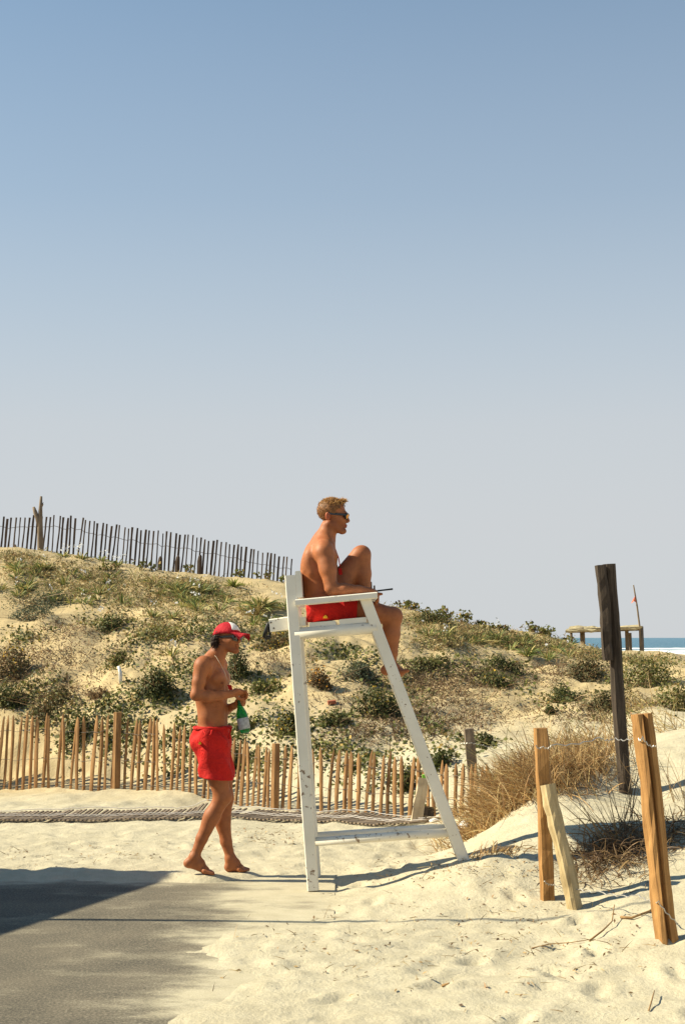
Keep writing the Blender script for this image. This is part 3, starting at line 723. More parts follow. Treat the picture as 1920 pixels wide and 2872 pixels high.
mb.add([(p[0], p[1], hk) for p in rk] + [(p[0], p[1], hk - .08) for p in rk], [(0, 1, 2, 3), (7, 6, 5, 4), (0, 4, 5, 1), (1, 5, 6, 2), (2, 6, 7, 3), (3, 7, 4, 0)])
mb.build('roof', M['hut'], root)
fp = caster(1.35, 8.42, 4.2)
b3 = MB(); b3.tube([(fp[0], fp[1], -.3), (fp[0], fp[1], 2), (fp[0], fp[1], 4.7)], [.03, .026, .016], 10)
tag(b3.build('mast', M['galv'], None, True), 'slim grey mast standing left of the picture', 'mast')
#PART3
# ------------------------------------------------------------------ lifeguard chair
DEP = np.array([0.004, 0.60, 0.0])        # near side -> far side
C_ = lambda px, py, f=0.0, dy=0.0: at(px, py, YN + dy) + DEP * f
ch = empty('lifeguard_chair', tuple(C_(1080, 2450, .5))); tag(ch, 'tall white timber lifeguard chair with flaking paint', 'chair')
def cbeam(name, a, b2, w, t, up):
    mb = MB(); mb.beam(a, b2, w, t, up, .006); return mb.build(name, M['white'], ch)
for f in (0, 1):
    if f == 0: cbeam('rear_leg', C_(814, 1614), C_(878, 2496), .072, .075, (1, 0, 0))
    else: cbeam('rear_leg', C_(814, 1614, 1) , C_(878, 2500, 1), .072, .075, (1, 0, 0))
    cbeam('front_leg', C_(1021, 1672, f), C_(1312, 2445 if f == 0 else 2440, f), .066, .074, (1, 0, 0))
    o_ = -.055 if f == 0 else .055
    cbeam('armrest', C_(829, 1691, f) + (0, o_ * .3, 0), C_(1057, 1670, f) + (0, o_ * .3, 0), .11, .043, (0, 0, 1))
    sgn = 1 if f == 0 else -1
    mb = MB(); mb.tube([C_(826, 1777, f) + (0, sgn * .0, 0), C_(1056, 1760, f)], .039, 16); mb.build('seat_rail', M['white'], ch, True)
    mb = MB(); mb.tube([C_(870, 2362 + 20 * f, f), C_(1275, 2334 + 20 * f, f)], .029, 14); mb.build('lower_rail', M['white'], ch, True)
for x0, x1, ya, yb in ((867, 942, 1754, 1748), (951, 1028, 1745, 1738)):
    a = (C_(x0, ya) + C_(x1, yb)) / 2; d = C_(x1, yb) - C_(x0, ya); up = np.cross(d, (0, 1, 0)); up = up if up[2] > 0 else -up
    cbeam('seat_slat', a - DEP * .02, a + DEP * 1.02, np.linalg.norm(d), .036, up)
for k, (ya, yb) in enumerate(((1602, 1676),)):
    a = C_((838), (ya + yb) / 2); d = C_(841, yb) - C_(835.5, ya)
    mb = MB(); mb.beam(a - DEP * .06, a + DEP * 1.06, np.linalg.norm(d), .038, np.cross(d, (0, 1, 0)), .006); mb.build('backrest_board', M['white'], ch)
a = C_(852, 1720); cbeam('back_crossbar', C_(846, 1742), C_(846, 1742, 1), .05, .06, (0, 0, 1))
cbeam('footrest', C_(1120, 1905, .03), C_(1120, 1905, .97), .03, .05, (0, 0, 1)) if False else None
o = cbeam('carry_handle', C_(756, 1755, 0, .06), C_(838, 1744, 0, .06), .04, .088, (0, 0, 1))
for x, y in ((760, 1746), (768, 1762)):
    mb = MB(); c = C_(x, y, 0, .036); mb.tube([c, c + np.array([0, .01, 0])], .006, 8); mb.build('screw', M['wire'], o)
st = MB(); Yq = YN + .07
loop = [at(756, 1744, Yq), at(751, 1750, Yq), at(746, 1768, Yq), at(742, 1783, Yq + .01), at(748, 1789, Yq + .02), at(756, 1786, Yq + .03), at(758, 1772, Yq + .03), at(755, 1756, Yq + .02), at(756, 1745, Yq + .01)]
st.tube(loop, [.008, .011, .014, .016, .017, .016, .015, .012, .008], 8)
tag(st.build('strap', M['black'], None, True), 'black strap looped over the plank end behind the chair', 'strap')

# ------------------------------------------------------------------ bodies as blended volumes
class Vol:
    def __init__(s, lo, hi, h):
        s.lo = np.array(lo, float); s.h = h
        s.n = np.ceil((np.array(hi) - s.lo) / h).astype(int) + 1
        s.F = np.full(s.n, 0.2, np.float32)
    def box(s, mn, mx):
        a = np.clip(np.floor((mn - s.lo) / s.h).astype(int), 0, s.n - 1); b2 = np.clip(np.ceil((mx - s.lo) / s.h).astype(int) + 1, 1, s.n)
        sl = tuple(slice(i, j) for i, j in zip(a, b2))
        g = [s.lo[k] + s.h * np.arange(a[k], b2[k]) for k in range(3)]
        return sl, np.meshgrid(*g, indexing='ij')
    def mix(s, sl, d, k, sub=False):
        A = s.F[sl]; d = d.astype(np.float32)
        if sub:
            hh = np.maximum(k - np.abs(A + d), 0) / k; s.F[sl] = np.maximum(A, -d) + hh * hh * k * .25
        else:
            hh = np.maximum(k - np.abs(A - d), 0) / k; s.F[sl] = np.minimum(A, d) - hh * hh * k * .25
    def cone(s, a, b2, ra, rb, k=.02, flat=None, sub=False):
        """round cone; flat = (axis, factor) squashes it along an axis"""
        a = np.array(a, float); b2 = np.array(b2, float); r = max(ra, rb) * (1 if not flat else max(1, flat[1])) + .04 + k
        sl, (X, Y, Z) = s.box(np.minimum(a, b2) - r, np.maximum(a, b2) + r)
        p = [X - a[0], Y - a[1], Z - a[2]]; ab = b2 - a
        L2 = max(ab.dot(ab), 1e-12)
        t = np.clip((p[0] * ab[0] + p[1] * ab[1] + p[2] * ab[2]) / L2, 0, 1)
        q = [p[i] - t * ab[i] for i in range(3)]
        if flat:
            ax = np.array(flat[0], float); ax /= np.linalg.norm(ax); dd = q[0] * ax[0] + q[1] * ax[1] + q[2] * ax[2]; f = 1 / flat[1] - 1
            q = [q[i] + f * dd * ax[i] for i in range(3)]
        d = np.sqrt(q[0] ** 2 + q[1] ** 2 + q[2] ** 2) - (ra + (rb - ra) * t)
        if flat: d = d * min(1, flat[1])
        s.mix(sl, d, k, sub)
    def chain(s, pts, rads, k=.02, flat=None):
        for i in range(len(pts) - 1): s.cone(pts[i], pts[i + 1], rads[i], rads[i + 1], k if i == 0 else min(k, .015), flat)
    def ell(s, c, rad, B=None, k=.03, sub=False, warp=None):
        c = np.array(c, float); B = np.eye(3) if B is None else B; rad = np.array(rad, float); r = rad.max() + .04 + k
        sl, (X, Y, Z) = s.box(c - r, c + r)
        P = [X - c[0], Y - c[1], Z - c[2]]
        q = [P[0] * B[i][0] + P[1] * B[i][1] + P[2] * B[i][2] for i in range(3)]
        k0 = np.sqrt(sum((q[i] / rad[i]) ** 2 for i in range(3))); k1 = np.sqrt(sum((q[i] / rad[i] ** 2) ** 2 for i in range(3))) + 1e-6
        d = k0 * (k0 - 1) / k1
        if warp is not None: d = d + warp(X, Y, Z)
        s.mix(sl, d, k, sub)
    def cut(s, p, n):
        """keep the side opposite to n"""
        g = [s.lo[i] + s.h * np.arange(s.n[i]) for i in range(3)]
        n = np.array(n, float); n /= np.linalg.norm(n)
        d = ((g[0] - p[0]) * n[0])[:, None, None] + ((g[1] - p[1]) * n[1])[None, :, None] + ((g[2] - p[2]) * n[2])[None, None, :]
        s.F = np.maximum(s.F, d.astype(np.float32))
    def grid(s):
        return np.meshgrid(*[s.lo[i] + s.h * np.arange(s.n[i]) for i in range(3)], indexing='ij')
    def mesh(s):
        F = s.F; S = F < 0; n = F.shape
        cnt = np.zeros((n[0] - 1, n[1] - 1, n[2] - 1), np.uint8)
        for i in (0, 1):
            for j in (0, 1):
                for k in (0, 1): cnt += S[i:n[0] - 1 + i, j:n[1] - 1 + j, k:n[2] - 1 + k]
        act = np.argwhere((cnt > 0) & (cnt < 8))
        idx = np.full(cnt.shape, -1, np.int64); idx[tuple(act.T)] = np.arange(len(act))
        acc = np.zeros((len(act), 3)); num = np.zeros(len(act))
        cor = [(i, j, k) for i in (0, 1) for j in (0, 1) for k in (0, 1)]
        for a in cor:
            for b2 in cor:
                if sum(abs(x - y) for x, y in zip(a, b2)) != 1 or a > b2: continue
                fa = F[tuple((act + a).T)]; fb = F[tuple((act + b2).T)]; m = (fa < 0) != (fb < 0)
                t = np.where(m, fa / np.where(m, fa - fb, 1), 0)
                acc += m[:, None] * (np.array(a) + t[:, None] * (np.array(b2) - np.array(a))); num += m
        V = s.lo + s.h * (act + acc / num[:, None])
        Q = []
        for ax in range(3):
            u, v = [(1, 2), (2, 0), (0, 1)][ax]
            e = [slice(1, n[i] - 1) for i in range(3)]; e2 = list(e); e[ax] = slice(0, n[ax] - 1); e2[ax] = slice(1, n[ax])
            A = S[tuple(e)]; B2 = S[tuple(e2)]
            for flip, msk in ((False, A & ~B2), (True, ~A & B2)):
                w = np.argwhere(msk)
                if not len(w): continue
                w = w + np.array([0 if i == ax else 1 for i in range(3)])
                du = np.eye(3, dtype=int)[u]; dv = np.eye(3, dtype=int)[v]
                q = np.stack([idx[tuple((w - du - dv).T)], idx[tuple((w - dv).T)], idx[tuple(w.T)], idx[tuple((w - du).T)]], 1)
                Q.append(q[:, ::-1] if flip else q)
        return V, np.concatenate(Q)

def basis(yaw, pitch=0.0, roll=0.0):
    """rows: forward (+x), left (+y), up; yaw>0 turns away from the camera, pitch>0 looks down, roll>0 leans to the far side"""
    Mx = Matrix.Rotation(yaw, 3, 'Z') @ Matrix.Rotation(pitch, 3, 'Y') @ Matrix.Rotation(roll, 3, 'X')
    return np.array(Mx).T

def head(v, o, B, s, neck=None):
    """head with nose, brow, lips, chin and ears; local frame forward/left/up"""
    T = lambda x, y, z: np.array(o) + s * (x * B[0] + y * B[1] + z * B[2])
    v.ell(T(-.022, 0, .048), np.array((.100, .077, .086)) * s, B, .02)
    v.ell(T(.030, 0, -.02), np.array((.066, .060, .088)) * s, B, .03)
    for q in (-1, 1):
        v.cone(T(-.030, q * .050, -.055), T(.060, q * .014, -.108), .024 * s, .020 * s, .02)
        v.ell(T(.056, q * .038, -.022), np.array((.026, .022, .022)) * s, B, .02)          # cheekbones
        v.ell(T(-.040, q * .079, -.004), np.array((.021, .009, .034)) * s, B, .006)         # ears
        v.ell(T(-.034, q * .086, -.002), np.array((.009, .006, .017)) * s, B, .004, sub=True)
        v.ell(T(.086, q * .030, .004), np.array((.016, .017, .011)) * s, B, .010, sub=True)  # eye sockets
        v.ell(T(.100, q * .012, -.038), np.array((.010, .008, .007)) * s, B, .006)
    v.ell(T(.076, 0, -.106), np.array((.022, .024, .019)) * s, B, .018)
    v.cone(T(.088, 0, .020), T(.110, 0, -.028), .009 * s, .0115 * s, .012)
    v.ell(T(.084, 0, .028), np.array((.015, .048, .011)) * s, B, .014)
    v.ell(T(.091, 0, -.062), np.array((.012, .024, .007)) * s, B, .006)
    v.ell(T(.089, 0, -.075), np.array((.012, .021, .007)) * s, B, .006)
    return T

def fingers(v, base, dirs, lens, rad):
    """one finger: bent chain"""
    p = np.array(base, float); pts = [p]
    for d, l in zip(dirs, lens):
        d = np.array(d, float); p = p + d / np.linalg.norm(d) * l; pts.append(p)
    v.chain(pts, [rad, rad * .97, rad * .9, rad * .78][:len(pts)], .006)
    return pts[-1]

def foot_vol(v, ankle, heel, ball, toe, side, flatax=(0, 0, 1)):
    ankle, heel, ball, toe = [np.array(q, float) for q in (ankle, heel, ball, toe)]
    v.cone(ankle, heel, .034, .029, .02); v.cone(ankle, (ankle + ball) / 2 + np.array([0, 0, .004]), .034, .030, .02)
    v.cone((ankle + ball) / 2, ball, .032, .022, .02); v.cone(heel, ball, .028, .022, .02)
    fw = toe - ball; fw /= np.linalg.norm(fw); sd = np.cross((0, 0, 1.), fw); sd /= np.linalg.norm(sd)
    v.cone(ball + sd * .028, ball - sd * .028, .019, .019, .02)
    for i, (off, ln, r) in enumerate(((.034, 1.0, .0125), (.014, .98, .0095), (-.003, .9, .009), (-.020, .78, .0085), (-.035, .62, .008))):
        b0 = ball + sd * off * side; L = np.linalg.norm(toe - ball)
        v.cone(b0, b0 + fw * L * ln + np.array([0, 0, -.002]), r * 1.25, r, .006)

def paint(V, base, spots):
    T = np.tile(np.array(base, np.float32), (len(V), 1))
    for c, r, col, soft in spots:
        d = np.linalg.norm((V - np.array(c)) / np.array(r), axis=1); w = np.clip((1 + soft - d) / (2 * soft), 0, 1)[:, None]
        T = T * (1 - w) + np.array(col) * w
    return T

def hair_strands(pts, nrm, length, width, col, seed, droop=0.0, comb=(0, 0, 0)):
    r = np.random.default_rng(seed); n = len(pts)
    d = nrm + r.normal(0, .45, (n, 3)) + np.array(comb); d /= np.linalg.norm(d, axis=1)[:, None]
    L = length * r.uniform(.5, 1.2, n)[:, None]; sd = np.cross(d, r.normal(0, 1, (n, 3))); sd /= np.linalg.norm(sd, axis=1)[:, None]
    mid = pts + d * L * .55; tip = pts + d * L + np.array([0, 0, -1]) * L * droop + r.normal(0, .15, (n, 3)) * L
    w = width
    V = np.stack([pts - sd * w, pts + sd * w, mid + sd * w * .8, mid - sd * w * .8, tip], 1).reshape(-1, 3)
    i = np.arange(n)[:, None] * 5
    F = np.concatenate([i + np.array([[0, 1, 2]]), i + np.array([[0, 2, 3]]), i + np.array([[3, 2, 4]])])
    t = np.array(col) * r.uniform(.55, 1.5, (n, 1)); return V, F, np.repeat(t, 5, 0)

M['hair'] = mat_foliage('hair_strands', .1)

SKIN = (0.335, 0.118, 0.044); SKIN2 = (0.36, 0.128, 0.048)

# ---------------- standing man
S = lambda px, py, dy=0.0: at(px, py, YS + dy)
ps = empty('person', (-.90, YS, 0)); tag(ps, 'standing man in red cap and red shorts opening a green bottle', 'person')
v = Vol(S(500, 2462) - (.02, .42, 0), S(712, 1738) + (.02, .42, .02), .0056)
Bt = basis(math.radians(-18)); Bc = basis(math.radians(-18), math.radians(6))
v.ell(S(596, 2066), (.108, .160, .105), Bt, .05)
v.ell(S(597, 2008), (.098, .140, .13), Bt, .06)
v.ell(S(593, 1938), (.112, .158, .155), Bc, .06)
v.ell(S(590, 1888), (.098, .165, .085), Bc, .05)
v.ell(S(612, 1902, -.085), (.045, .075, .05), Bc, .035); v.ell(S(626, 1902, .06), (.045, .07, .05), Bc, .035)
v.ell(S(562, 1900, -.07), (.04, .07, .09), Bt, .04)
v.cone(S(596, 1852), S(576, 1862, -.15), .055, .048, .05); v.cone(S(604, 1852), S(612, 1860, .15), .055, .045, .05)
v.cone(S(598, 1856), S(616, 1822), .062, .053, .04); v.cone(S(616, 1822), S(629, 1800), .053, .055, .02)
hB = basis(math.radians(-30), math.radians(-6), math.radians(-4)); hO = S(640, 1791); hs = .86
hT = head(v, hO, hB, hs)
v.cone(S(606, 1846, -.03), S(592, 1856, -.14), .014, .013, .02); v.cone(S(622, 1822, -.035), S(612, 1850, -.02), .015, .014, .02)
v.cone(S(637, 1925, -.035), S(640, 2020, -.03), .008, .008, .025, sub=True)
for q in range(4): v.cone(S(600, 1952 + 13 * q, -.155), S(622, 1958 + 13 * q, -.12), .004, .003, .02)
# near (right) arm
v.ell(S(568, 1868, -.175), (.054, .052, .064), Bt, .045)
v.chain([S(567, 1870, -.185), S(558, 1912, -.20), S(551, 1948, -.215)], [.050, .045, .038], .03)
v.chain([S(551, 1949, -.215), S(585, 1953, -.20), S(620, 1951, -.165), S(650, 1946, -.13)], [.038, .041, .033, .024], .02)
v.ell(S(547, 1953, -.215), (.024, .024, .024), None, .02)
# near hand on the bottle cap
hv = .006
v.cone(S(648, 1946, -.13), S(664, 1941, -.105), .022, .027, .02, ((0, .5, 1), .75))
v.cone(S(662, 1941, -.105), S(675, 1941, -.085), .026, .022, .015)
fingers(v, S(675, 1938, -.10), [(1, .1, -.1), (.55, .3, -.9), (-.5, .4, -.8)], [.033, .026, .02], .0095)
fingers(v, S(676, 1942, -.085), [(1, .2, -.25), (.3, .3, -1), (-.5, .4, -.7)], [.034, .027, .02], .0095)
fingers(v, S(674, 1945, -.070), [(1, .3, -.4), (.1, .3, -1), (-.6, .4, -.6)], [.031, .025, .02], .009)
fingers(v, S(671, 1948, -.058), [(.9, .3, -.6), (-.1, .3, -1), (-.6, .3, -.5)], [.026, .02, .016], .008)
fingers(v, S(658, 1948, -.115), [(.7, .1, -.8), (.9, .3, -.35), (.8, .4, .1)], [.03, .028, .02], .0105)
# far (left) arm and hand on the neck
v.ell(S(616, 1866, .17), (.05, .05, .06), Bt, .04)
v.chain([S(616, 1868, .185), S(612, 1935, .215), S(610, 2000, .20)], [.048, .043, .036], .03)
v.chain([S(610, 2001, .20), S(632, 1992, .11), S(656, 1980, .0)], [.037, .036, .024], .02)
v.cone(S(656, 1980, .0), S(672, 1970, -.03), .023, .026, .015, ((0, .5, 1), .8))
for i, (px, py) in enumerate(((684, 1956), (685, 1963), (685, 1970), (683, 1977))):
    fingers(v, S(px - 5, py, -.02), [(.7, -.6, 0), (-.35, -.9, 0), (-.9, -.1, 0)], [.022, .026, .022], [.0095, .0098, .0095, .0085][i])
fingers(v, S(662, 1972, -.02), [(.1, -.8, .5), (.5, -.6, .5), (.9, -.1, .3)], [.028, .026, .02], .0105)
# legs
v.chain([S(590, 2085, -.09), S(606, 2160, -.10), S(624, 2234, -.09)], [.094, .080, .056], .04)
v.chain([S(624, 2236, -.09), S(596, 2288, -.088), S(566, 2352, -.085), S(547, 2400, -.085)], [.054, .0535, .040, .032], .03)
v.ell(S(591, 2290, -.085), (.043, .045, .08), basis(0, math.radians(28)), .03)
v.ell(S(632, 2233, -.09), (.038, .042, .045), None, .03)
foot_vol(v, S(546, 2404, -.085), S(528, 2421, -.085), S(576, 2441, -.085), S(600, 2447, -.09), -1)
v.chain([S(600, 2085, .09), S(618, 2160, .095), S(632, 2238, .09)], [.094, .08, .056], .04)
v.chain([S(632, 2240, .09), S(626, 2300, .09), S(634, 2360, .09), S(646, 2404, .09)], [.054, .052, .040, .032], .03)
v.ell(S(620, 2302, .09), (.042, .045, .08), basis(0, math.radians(-8)), .03)
foot_vol(v, S(646, 2408, .09), S(642, 2432, .09), S(674, 2436, .09), S(694, 2440, .085), 1)
# surface relief: navel, spine, nipples are paint; collar line
V, Q = v.mesh()
spots = [(hT(.090, -.0, -.0685), (.016, .03, .006), (.30, .085, .05), .3), (S(625, 1916, -.12), (.016, .03, .012), (.17, .05, .02), .4), (S(636, 1914, .05), (.02, .03, .012), (.17, .05, .02), .4),
         (hT(.07, 0, -.095), (.05, .06, .035), (.28, .09, .03), .6), (S(590, 2447, -.09), (.03, .06, .012), (.40, .15, .07), .5)]
put('body', mesh_from('body', V, Q, True, paint(V, SKIN, spots)), ps, M['skin'])

# shorts
def fold(X, Y, Z, sx=1.0, a=.004):
    return a * np.sin(X * 38 * sx + Z * 21) * np.sin(Z * 16 - X * 9 + 1.2) + a * .7 * np.sin(Y * 50 + Z * 33)
w = Vol(S(525, 2195) - (.0, .30, 0), S(665, 2028) + (.0, .30, .0), .0056)
w.ell(S(594, 2048), (.120, .168, .06), Bt, .04); w.ell(S(591, 2082), (.134, .175, .085), Bt, .05)
w.cone(S(592, 2090, -.085), S(609, 2205, -.10), .113, .112, .05); w.cone(S(600, 2090, .085), S(622, 2200, .095), .108, .102, .05)
w.cone(S(596, 2040), S(596, 2036), .108, .105, .03, ((0, 1, 0), 1.35))
X, Y_, Z = w.grid(); w.F = w.F + fold(X, Y_, Z, 1, .0075).astype(np.float32)
w.cut(S(609, 2180), (-.10, 0, -1)); w.cut(S(596, 2035), (0, 0, 1))
V, Q = w.mesh(); sh = put('shorts', mesh_from('shorts', V, Q, True), ps, M['red'])
mb = MB()   # waistband ridge
for yy, rr in ((2040, 1.0),):
    ring = []
    for a in np.linspace(0, 2 * math.pi, 40):
        c = S(596, yy); ring.append(c + Bt[0] * .119 * math.cos(a) + Bt[1] * .165 * math.sin(a))
    mb.tube(ring, .011, 8)
mb.build('waistband', M['red'], sh, True)
mb = MB(); mb.tube([S(640, 2040, -.05), S(646, 2043, -.06), S(653, 2040, -.06), S(648, 2046, -.06), S(644, 2058, -.06), S(645, 2072, -.055)], .006, 6); mb.build('drawstring', M['red'], sh, True)
mb = MB(); c = [S(555, 2088, -.232), S(564, 2088, -.232), S(562, 2084, -.232), S(559.5, 2080, -.232), S(557, 2085, -.232)]
mb.add(c + [p + np.array([0, .05, 0]) for p in c], [(0, 1, 2, 3, 4), (9, 8, 7, 6, 5)] + [(i, (i + 1) % 5, 5 + (i + 1) % 5, 5 + i) for i in range(5)])
em = mb.build('emblem', simple_mat('yellow_print', (.75, .42, .03), .7, .1, 30), sh)
pk = MB(); pk.tube([S(572, 2050, -.20), S(577, 2062, -.212), S(585, 2067, -.212), S(592, 2058, -.2), S(594, 2048, -.18)], .005, 6); pk.build('pocket_seam', M['red'], sh, True)

# hair, cap, sunglasses
def hair_shell(o, B, s, seed, grow, keep, n, length, width, col, comb, droop, name, parent, mat):
    r = np.random.default_rng(seed); c = np.array(o) + s * (-.022 * B[0] + .048 * B[2]); rad = np.array((.100, .077, .086)) * s + grow
    d = r.normal(0, 1, (n * 6, 3)); d /= np.linalg.norm(d, axis=1)[:, None]
    loc = d * rad; q = loc / s + np.array((-.022, 0, .048)); m = keep(q); loc, d = loc[m][:n], d[m][:n]
    nr = d / rad; nr /= np.linalg.norm(nr, axis=1)[:, None]
    P = c + loc @ B; Nn = nr @ B
    V, F, t = hair_strands(P, Nn, length, width, col, seed, droop, comb)
    return put(name, mesh_from(name, V, F.astype(np.int64), False, t), parent, mat)
def hair_volume(o, B, s, grow, keep, h, name, parent, mat, amp=.004, seed=1):
    T = lambda x, y, z: np.array(o) + s * (x * B[0] + y * B[1] + z * B[2])
    w = Vol(np.array(o) - .17, np.array(o) + .17, h)
    w.ell(T(-.022, 0, .048), np.array((.100, .077, .086)) * s + grow, B, .01)
    X, Y, Z = w.grid(); P = np.stack([X - o[0], Y - o[1], Z - o[2]], -1) / s
    q = [P @ B[0], P @ B[1], P @ B[2]]
    n = amp * (np.sin(X * 310 + 3 * np.sin(Z * 190)) * np.sin(Z * 270 + seed) * np.sin(Y * 250) + .6 * np.sin(X * 140 + Z * 120))
    w.F = (w.F + n).astype(np.float32); w.F = np.maximum(w.F, (keep(*q) * s).astype(np.float32))
    V, Q = w.mesh(); t = np.ones((len(V), 3)); return put(name, mesh_from(name, V, Q, True), parent, mat)
DARK = (.035, .018, .012)
hm = simple_mat('dark_brown_hair', (.03, .016, .011), .55, .5, 60, bump=.01)
ho = hair_volume(hO, hB, hs, .016, lambda x, y, z: np.maximum(np.maximum(x + .034 + .25 * np.clip(-z, 0, 1), -(z + .085)), z - .03), .006, 'hair', ps, hm, .006)
hair_shell(hO, hB, hs, 4, .012, lambda q: (q[:, 0] < -.035) & (q[:, 2] < .02) & (q[:, 2] > -.07), 700, .026, .0022, DARK, (-.5, 0, -.5), .5, 'curls', ho, M['hair'])
# nape curls reach lower than the skull
r_ = np.random.default_rng(9); pp = np.array([S(607 + r_.normal(0, 4.5), 1800 + r_.normal(0, 8.5), r_.uniform(-.085, .05)) for _ in range(1100)])
Vv, Ff, tt = hair_strands(pp, np.tile(-hB[0], (1100, 1)), .026, .0028, DARK, 10, .6, (-.1, 0, -.3)); put('nape_curls', mesh_from('nape_curls', Vv, Ff.astype(np.int64), False, tt), ho, M['hair'])

capB = basis(math.radians(-30), math.radians(-1), math.radians(-6)); cO = hO + np.array([0, 0, .002])
cT = lambda x, y, z: cO + hs * (x * capB[0] + y * capB[1] + z * capB[2])
def dome(name, a0, a1, mat, parent, grow=.017, z0=.030, seg=18, rows=9, e0=0.0, e1=math.pi / 2):
    mb = MB(); vs = []
    for out in (0, 1):
        for j in range(rows):
            e = e0 + (e1 - e0) * j / (rows - 1)
            for i in range(seg):
                a = a0 + (a1 - a0) * i / (seg - 1); g = grow - out * .004
                rx, ry, rz = .103 + g, .080 + g, .098 + g
                vs.append(cT(-.018 + rx * math.cos(e) * math.cos(a), ry * math.cos(e) * math.sin(a), z0 + rz * .90 * math.sin(e) - .018 * max(0, -math.cos(a)) * (1 - math.sin(e))))
    n = seg * rows; fs = []
    for j in range(rows - 1):
        for i in range(seg - 1):
            q = j * seg + i; fs.append((q, q + 1, q + 1 + seg, q + seg)); fs.append((n + q, n + q + seg, n + q + 1 + seg, n + q + 1))
    for i in range(seg - 1): fs.append((i, n + i, n + i + 1, i + 1))
    for j in range(rows - 1):
        for i in (0, seg - 1): q = j * seg + i; fs.append((q, q + seg, n + q + seg, n + q))
    mb.add(vs, fs); return mb.build(name, mat, parent, True)
cap = dome('cap', 0, math.radians(359.5), M['cap_red'], ps, seg=44)
fp_ = dome('front_panel', math.radians(-38), math.radians(38), M['cap_white'], cap, grow=.0195, e0=math.radians(18), e1=math.radians(74))
mb = MB(); vs = []; nu, nv = 15, 7
for out in (0, 1):
    for j in range(nv):
        v_ = j / (nv - 1)
        for i in range(nu):
            u = -1 + 2 * i / (nu - 1); a = u * .80
            rx = .120 + .082 * v_ * (1 - .22 * abs(u) ** 2.2); ry = .097 + .004 * v_
            x = -.018 + (.120) * math.cos(a) + .098 * v_ * math.cos(a * .95) ** .35; y = ry * math.sin(a)
            z = .044 - .010 * v_ - abs(u) ** 2 * (.004 + .046 * v_ ** 2.0) - out * .005
            vs.append(cT(x, y, z))
n = nu * nv; fs = []
for j in range(nv - 1):
    for i in range(nu - 1):
        q = j * nu + i; fs.append((q, q + 1, q + 1 + nu, q + nu)); fs.append((n + q, n + q + nu, n + q + 1 + nu, n + q + 1))
for i in range(nu - 1): q = (nv - 1) * nu + i; fs.append((q, q + 1, n + q + 1, n + q)); fs.append((i, n + i, n + i + 1, i + 1))
for j in range(nv - 1):
    for i in (0, nu - 1): q = j * nu + i; fs.append((q, n + q, n + q + nu, q + nu))
mb.add(vs, fs); mb.build('brim', M['cap_red'], cap, True)

def sunglasses(T, parent, frame_mat, lens_mat, s, zoff=.006, lensw=.040, lensh=.030, temple=.006):
    mb = MB()
    for q in (-1, 1):
        mb.beam(T(.092, q * .060, zoff + .006), T(-.040, q * .083, zoff + .010), .004, temple * 2 * s, (0, 0, 1), .001)
    def lens_ring(q, sc, x):
        pr = []
        for k in range(14):
            a = 2 * math.pi * k / 14; ca, sa = math.cos(a), math.sin(a)
            yy = q * (.033 + lensw * .75 * sc * math.copysign(abs(ca) ** .6, ca)); zz = zoff - .004 + lensh * .62 * sc * math.copysign(abs(sa) ** .7, sa)
            pr.append(T(x - 2.6 * yy * yy - .006 * (zz < zoff), yy, zz))
        return pr
    for q in (-1, 1): mb.rings([lens_ring(q, 1.08, .104), lens_ring(q, 1.12, .110), lens_ring(q, 1.0, .1125)])
    mb.beam(T(.108, -.012, zoff + .004), T(.108, .012, zoff + .004), .006, .008, (0, 0, 1), .001)
    g = mb.build('sunglasses', frame_mat, parent)
    for q in (-1, 1):
        lm_ = MB(); lm_.rings([lens_ring(q, .9, .1135), lens_ring(q, .86, .1150)]); lm_.build('lens', lens_mat, g, True)
    return g
M['blk_gloss'] = simple_mat('black_gloss_frame', (.01, .01, .011), .18, .1, 10, spec=.6)
M['dark_lens'] = simple_mat('dark_lens', (.012, .010, .012), .08, .1, 10, spec=.8)
M['orange_lens'] = simple_mat('mirror_orange_lens', (.85, .33, .04), .16, .25, 25, metal=.85)
sunglasses(hT, ps, M['blk_gloss'], M['dark_lens'], hs, .000, .045, .044, .009)

# neck cord with red whistle
mb = MB(); mb.tube([S(592, 1838, .05), S(590, 1834, -.01), S(596, 1834, -.06), S(606, 1842, -.09), S(618, 1862, -.115), S(630, 1885, -.125), S(638, 1905, -.10), S(643, 1922, -.07)], .0019, 6)
mb.tube([S(592, 1838, .05), S(612, 1844, .07), S(630, 1870, .06), S(644, 1900, .0), S(643, 1922, -.07)], .0024, 6)
lc = mb.build('neck_cord', simple_mat('tan_cord', (.50, .40, .30), .8, .1, 30), ps, True)
mb = MB(); mb.rings([[S(640 + dx, y, -.07) + np.array([x * .013, yy * .009, 0]) for x, yy in ((-1, -1), (1, -1), (1, 1), (-1, 1))] for y, dx in ((1937, 8), (1930, 6), (1921, 3))]); mb.build('whistle', M['red'], lc)

